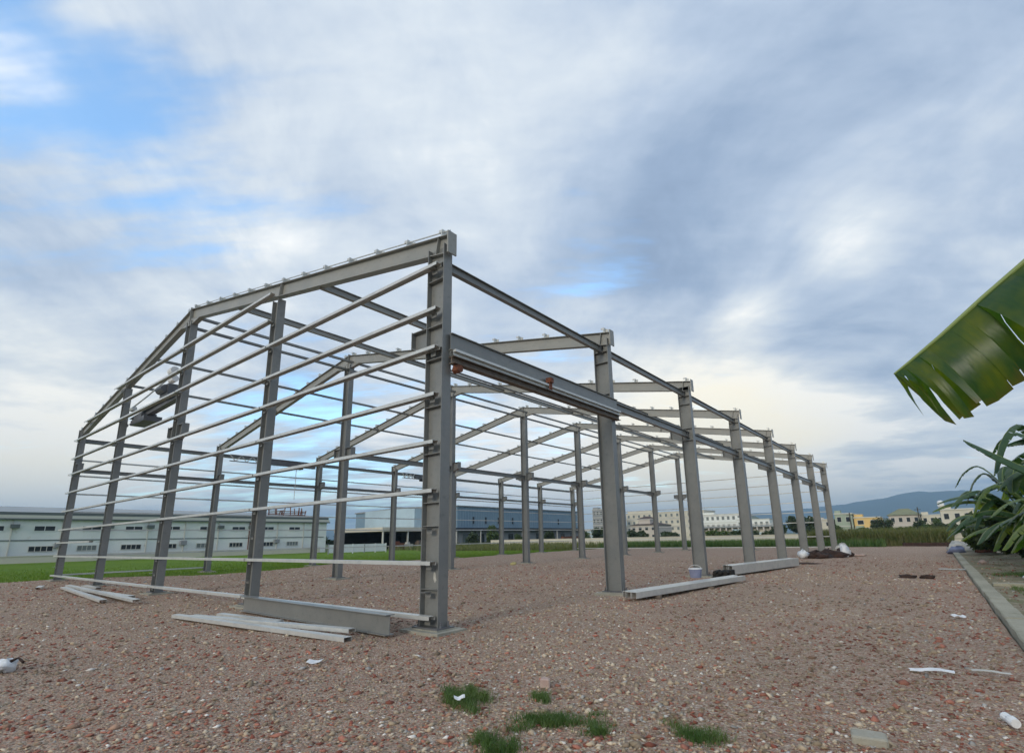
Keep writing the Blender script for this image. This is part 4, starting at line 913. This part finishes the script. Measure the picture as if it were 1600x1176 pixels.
# blue warehouse
bw = empty('blue_warehouse', (-80, 104, 0), label='long blue grey warehouse with narrow slot windows and dark lower canopy', cat='warehouse')
b = MB(); b.box((-120, 79, -.2), (-80, 131, 9.2)); obj('wall', b, M['blueclad'], bw, Matrix())
for i, y in enumerate(np.arange(79.2, 131, .9)):
    if i % 1 == 0:
        me = shared('clad', lambda b_: b_.box((0, -.07, 4.5), (.06, .07, 9.1)), 'cladding_rib', M['blueclad']); obj('cladding_rib', me, None, bw, Matrix.Translation((-80, y, 0)))
b = MB(); b.box((-120.3, 78.7, 9.2), (-79.7, 131.3, 9.45)); obj('roof_edge', b, M['greywall'], bw, Matrix())
b = MB(); b.ext([(-79.7, 9.45), (-100, 10.0), (-120.3, 9.45)], 78.7, 131.3, Matrix(((1, 0, 0, 0), (0, 0, 1, 0), (0, 1, 0, 0), (0, 0, 0, 1)))); obj('roof', b, M['roofgrey'], bw, Matrix())
for y in (84, 88.4, 93.2, 98.8, 104.5, 120.0):
    winX(bw, -79.92, y, y+.7, 5.3, 6.9, 'glass', 'blueclad', 0)
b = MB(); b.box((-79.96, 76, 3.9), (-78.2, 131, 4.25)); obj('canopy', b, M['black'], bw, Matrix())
b = MB(); b.box((-78.19, 76, 3.6), (-78.05, 131, 3.89)); obj('canopy_fascia', b, M['greywall'], bw, Matrix())
b = MB(); b.box((-79.97, 79, -.1), (-79.6, 131, 3.88)); obj('lower_wall', b, M['greywall'], bw, Matrix())
for i, y in enumerate((80.5, 86, 91.5, 97, 103, 109, 115, 121, 126)):
    if i % 2: winX(bw, -79.55, y, y+1.8, .9, 2.8, 'glass', 'trimdark')
    else:
        b = MB(); b.box((-79.58, y, 0), (-79.5, y+2.6, 2.9)); obj('door', b, M['rust'] if i in (6,) else M['trimdark'], bw, Matrix())
for y in (77, 85, 93, 101, 109, 117, 125, 130.6):
    b = MB(); b.box((-78.3, y, -.1), (-78.1, y+.2, 3.6)); obj('canopy_post', b, M['trimlight'], bw, Matrix())
b = MB(); b.box((-77.5, 118, -.1), (-76.8, 128, 1.9)); tag(obj('stacked_containers', b, M['rust']), 'red brown stack of crates before the right end of the warehouse', 'crates')
# open bay extension with pale fascia
ob = empty('open_shed', (-80, 66, 0), label='open fronted shed with cream fascia and pale blue upper panel left of the warehouse', cat='shed')
b = MB(); b.box((-96, 57.5, 3.55), (-79, 75.8, 4.35)); obj('fascia', b, M['creamwall'], ob, Matrix())
b = MB(); b.box((-100, 68, 4.36), (-82, 78.8, 8.6)); obj('upper_panel', b, M['paleclad'], ob, Matrix())
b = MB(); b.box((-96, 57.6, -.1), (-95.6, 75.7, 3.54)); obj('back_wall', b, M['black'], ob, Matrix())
b = MB(); b.box((-95.5, 75.3, -.1), (-79.2, 75.6, 3.54)); obj('side_wall', b, M['greywall'], ob, Matrix())
for y in (57.8, 64, 70, 75.0):
    b = MB(); b.box((-79.5, y, -.1), (-79.2, y+.25, 3.54)); obj('post', b, M['trimlight'], ob, Matrix())
for i, (y, w_, h_, m_) in enumerate(((59.5, 2.2, 1.2, 'rust'), (62.5, 1.5, 1.0, 'grime'), (65.5, 2.4, 1.3, 'plate'), (69, 1.6, .9, 'white'), (72, 2.0, 1.2, 'rust'))):
    b = MB(); b.box((-78.6, y, -.1), (-77.4, y+w_, h_)); b.box((-78.4, y+.2, h_), (-77.7, y+w_*.6, h_+.35))
    tag(obj('pallet_stack', b, M[m_]), ['rust brown stack at the left end of the open shed', 'pale stack second from the left in the open shed', 'brown stack in the middle of the open shed', 'white stack right of the middle in the open shed', 'rust brown stack at the right end of the open shed'][i], 'pallet stack', 'stacks before the open shed')

# buildings facing the camera, beyond the yard (facade at y = Y facing -Y)
def winY(parent, Y, x0, x1, z0, z1, m='glass', fr='trimlight'):
    w = MB(); d = .08
    w.box((x0-d, Y-.06, z0-d), (x1+d, Y+.05, z0)); w.box((x0-d, Y-.06, z1), (x1+d, Y+.05, z1+d)); w.box((x0-d, Y-.06, z0+.001), (x0, Y+.05, z1-.001)); w.box((x1, Y-.06, z0+.001), (x1+d, Y+.05, z1-.001))
    o = obj('window', w, M[fr], parent, Matrix()); p = MB(); p.box((x0+.001, Y-.02, z0+.001), (x1-.001, Y+.02, z1-.001)); obj('pane', p, M[m], o, Matrix())
def house(x0, x1, Y, h, m, label, name='house', cat='house', dep=12, floors=2, nw=3, roof='flat', rm='roofgrey', wm='glass', rh=1.5, trim='trimlight', group='houses beyond the yard', ww=.45):
    t = empty(name, ((x0+x1)/2, Y, 0), label=label, cat=cat, group=group)
    b = MB(); b.box((x0, Y, -.2), (x1, Y+dep, h)); obj('wall', b, M[m], t, Matrix())
    if roof == 'flat':
        b = MB(); b.box((x0-.15, Y-.15, h), (x1+.15, Y+dep+.15, h+.25)); obj('roof', b, M[trim], t, Matrix())
        b = MB(); b.box((x0+.02*(x1-x0), Y+.2, h+.25), (x0+.35*(x1-x0), Y+3, h+.95)); obj('stair_head', b, M[m], t, Matrix())
    else:
        e = .5; X0, X1, Y0, Y1 = x0-e, x1+e, Y-e, Y+dep+e; a = min(X1-X0, Y1-Y0)*.36; b = MB()
        p = [(X0, Y0, h), (X1, Y0, h), (X1, Y1, h), (X0, Y1, h), (X0+a, (Y0+Y1)/2-.1, h+rh), (X1-a, (Y0+Y1)/2-.1, h+rh)]
        b.v = p; b.f = [(0, 1, 5, 4), (1, 2, 5), (2, 3, 4, 5), (3, 0, 4), (3, 2, 1, 0)]; obj('roof', b, M[rm], t, Matrix())
    fh = h/floors
    for f_ in range(floors):
        for i in range(nw):
            c_ = x0+(x1-x0)*(i+.5)/nw; w2 = (x1-x0)/nw*ww/2
            winY(t, Y-.01, c_-w2, c_+w2, f_*fh+fh*.35, f_*fh+fh*.75, wm, trim)
    b = MB()
    for f_ in range(1, floors): b.box((x0-.05, Y-.12, f_*fh-.12), (x1+.05, Y-.002, f_*fh+.06))
    if floors > 1: obj('floor_band', b, M[trim], t, Matrix())
    return t
house(-103.5, -97.0, 180, 12.4, 'greywall', 'tall grey four storey block right of the blue warehouse', 'apartment_block', 'apartment block', 14, 4, 4)
house(-71.5, -62.5, 150, 5.0, 'pinkwall', 'pale house with dark pagoda like roof', 'house', 'house', 12, 2, 4, 'hip', 'tile', 'glass', 1.0)
t = house(-69.5, -65.5, 152, 7.0, 'pinkwall', 'small upper tower with dark roof above the pagoda roofed house', 'roof_tower', 'tower', 5, 1, 2, 'hip', 'tile', 'glass', .9)
house(-101, -66, 205, 11.2, 'creamwall', 'wide cream building with rows of windows behind the pagoda roofed house', 'office_building', 'office building', 14, 4, 14, wm='glassg', ww=.38)
house(-66, -50, 200, 9.0, 'whitewall', 'long white building right of the pagoda roofed house', 'office_building', 'office building', 14, 3, 8, wm='glassg')
house(-49, -38, 190, 6.4, 'whitewall', 'lower white building left of the columned shed', 'office_building', 'office building', 12, 2, 6, wm='glassg')
t = empty('columned_shed', (-38, 140, 0), label='long low pale shed with a row of upright columns', cat='shed')
b = MB(); b.box((-46, 141.5, -.1), (-25, 150, 3.3)); obj('back_wall', b, M['creamwall'], t, Matrix())
b = MB(); b.box((-46.3, 139.5, 3.3), (-24.7, 150.3, 3.75)); obj('roof', b, M['roofgrey'], t, Matrix())
for i in range(14):
    b = MB(); b.box((-45.9+i*1.6, 139.7, -.1), (-45.5+i*1.6, 140.1, 3.29)); obj('shed_column', b, M['pinkwall'], t, Matrix())
house(-34, -25.5, 132, 1.8, 'paleclad', 'pale blue low tarpaulin shed before the columned shed', 'low_shed', 'shed', 5, 1, 3, wm='glassg')
house(-24.5, -19.5, 160, 3.8, 'blueclad', 'low dark blue roofed shed left of the pale yellow house', 'low_shed', 'shed', 8, 1, 2)
house(-77, -70.5, 131, 2.35, 'paleclad', 'small pale blue site cabin with square windows right of the warehouse', 'site_cabin', 'cabin', 4, 1, 3, wm='glassg', group=None)
house(-19.4, -13.6, 150, 4.7, 'creamwall', 'pale yellow house partly behind the far right columns', dep=9, nw=3)
house(-12.9, -9.0, 150, 6.0, 'green_wall', 'pale green house left of the bright yellow house', dep=9, nw=2)
house(-8.8, -3.2, 151, 4.9, 'yellow', 'bright yellow house with white roof parapet', dep=9, nw=2)
house(-8.6, -3.4, 149.0, 2.0, 'green_wall', 'pale green garden wall house in front of the yellow house', 'annexe', 'annexe', 1.6, 1, 3)
house(-2.4, 4.6, 170, 5.7, 'pinkwall', 'large pale house with olive hip roof', dep=12, nw=4, roof='hip', rm='olive', rh=1.9)
house(4.8, 9.6, 172, 5.4, 'creamwall', 'cream house right of the olive hip roofed house', dep=10, nw=3)
house(8.6, 13.5, 122, 5.2, 'creamwall', 'white house under the round roof tank', dep=8, nw=3)
house(-34, -27, 260, 7.0, 'pinkwall', 'distant pale block left of the pale yellow house', dep=10, nw=5, floors=3)
for i, (x, lb) in enumerate(zip(np.linspace(-260, -150, 5), ('leftmost distant town block on the skyline left of the warehouse', 'second distant town block on the skyline, low and cream', 'middle distant white town block on the skyline', 'fourth distant town block, beside the tall grey block', 'rightmost distant cream town block behind the office buildings'))):
    house(x, x+11, 420+12*(i % 3), 8+3*(i % 2), ['pinkwall', 'creamwall', 'whitewall'][i % 3], lb, 'town_block', 'building', 10, 3, 4, group='distant town blocks')
# roof tank
t = empty('water_tank', (8.9, 122.5, 5.45), label='round white water tank on a roof at the far right', cat='water tank')
b = MB(); b.tube([(8.9, 122.8, 5.95), (8.9, 122.8, 6.9), (8.9, 122.8, 7.15)], [.55, .55, .2], 14); obj('tank_body', b, M['white'], t, Matrix())
b = MB()
for sx in (-.4, .4):
    for sy in (-.4, .4): b.tube([(8.9+sx, 122.8+sy, 5.45), (8.9+sx, 122.8+sy, 5.97)], .05, 5)
obj('stand', b, M['galv'], t, Matrix())
# utility poles
for x, y, h_, lb in ((-9.05, 146, 6.2, 'dark utility pole at the left corner of the yellow house'), (4.4, 168, 7.6, 'thin pole right of the olive hip roofed house')):
    t = empty('utility_pole', (x, y, 0), label=lb, cat='pole'); b = MB(); b.tube([(x, y, -.2), (x, y, h_)], [.16, .11], 8); obj('shaft', b, M['trunk'], t, Matrix())
    b = MB(); b.box((x-.7, y-.05, h_-.7), (x+.7, y+.05, h_-.58)); obj('crossarm', b, M['trunk'], t, Matrix())

# ------------------------------------------------------------------ hills
def ridge(name, az0, az1, dist, prof, depth, m, seed, n=90, rows=14):
    """terrain strip: prof = [(azimuth deg, height m)]"""
    b = MB(); aa = [p[0] for p in prof]; hh = [p[1] for p in prof]; r2 = random.Random(seed); ph = [r2.uniform(0, 6) for _ in range(8)]
    for j in range(rows+1):
        v = j/rows; bump = math.sin(math.pi*min(1, v))**.8
        for i in range(n+1):
            az = az0+(az1-az0)*i/n; H = float(np.interp(az, aa, hh)); d = dist+depth*(v-.5)
            x = CAM.x+d*math.sin(R(az)); y = CAM.y+d*math.cos(R(az))
            k = 1-.06+.05*math.sin(az*1.1+ph[0]+v*4)+.035*math.sin(az*2.6+ph[1]-v*7)+.02*math.sin(az*5.7+ph[2]+v*3)
            if abs(v-.5) < .01: k = 1+.015*math.sin(az*1.9+ph[1])+.008*math.sin(az*5+ph[2])
            b.v.append((x, y, -.3+H*bump*k))
    for j in range(rows):
        for i in range(n): a = j*(n+1)+i; b.f.append((a, a+1, a+n+2, a+n+1))
    return tag(obj(name, b, m, smooth=True), kind='structure')
Dm = 6000; tg = lambda e: math.tan(R(e))*Dm
ridge('mountains', -34, 30, Dm, [(-34, tg(.7)), (-26, tg(1.0)), (-19, tg(1.75)), (-14, tg(2.0)), (-10.5, tg(2.15)), (-7.4, tg(2.45)), (-4.5, tg(2.75)), (-2.5, tg(3.05)), (-.8, tg(3.35)), (1.5, tg(3.2)), (5, tg(3.0)), (12, tg(2.2)), (30, tg(1.4))], 2400, M['hill'], 5)
ridge('far_hills', -110, -34, 5200, [(-110, 60), (-90, 95), (-70, 100), (-58, 112), (-50, 105), (-40, 85), (-34, 60)], 1500, M['hill'], 8)
ridge('green_hill', -21, -11.5, 900, [(-21, 6), (-19.6, 26), (-17, 33), (-14.5, 30), (-12.6, 14), (-11.5, 3)], 260, M['hill2'], 11, 40)
ridge('wooded_rise', -11, 9, 700, [(-11, 5), (-8, 12), (-5, 16), (0, 15), (4, 18), (9, 12)], 200, M['leafdark'], 12, 60)

# ------------------------------------------------------------------ haze
hz = MB(); hz.box((-7960, -7960, -1.4), (7960, 7960, 420)); vm = bpy.data.materials.new('haze_air'); vm.use_nodes = True; t = vm.node_tree; t.nodes.clear()
pv = t.nodes.new('ShaderNodeVolumePrincipled'); pv.inputs['Color'].default_value = (.50, .76, 1.0, 1); pv.inputs['Density'].default_value = 1/4400; pv.inputs['Anisotropy'].default_value = .2
on = t.nodes.new('ShaderNodeOutputMaterial'); t.links.new(pv.outputs[0], on.inputs['Volume'])
tag(obj('haze', hz, vm), kind='stuff')
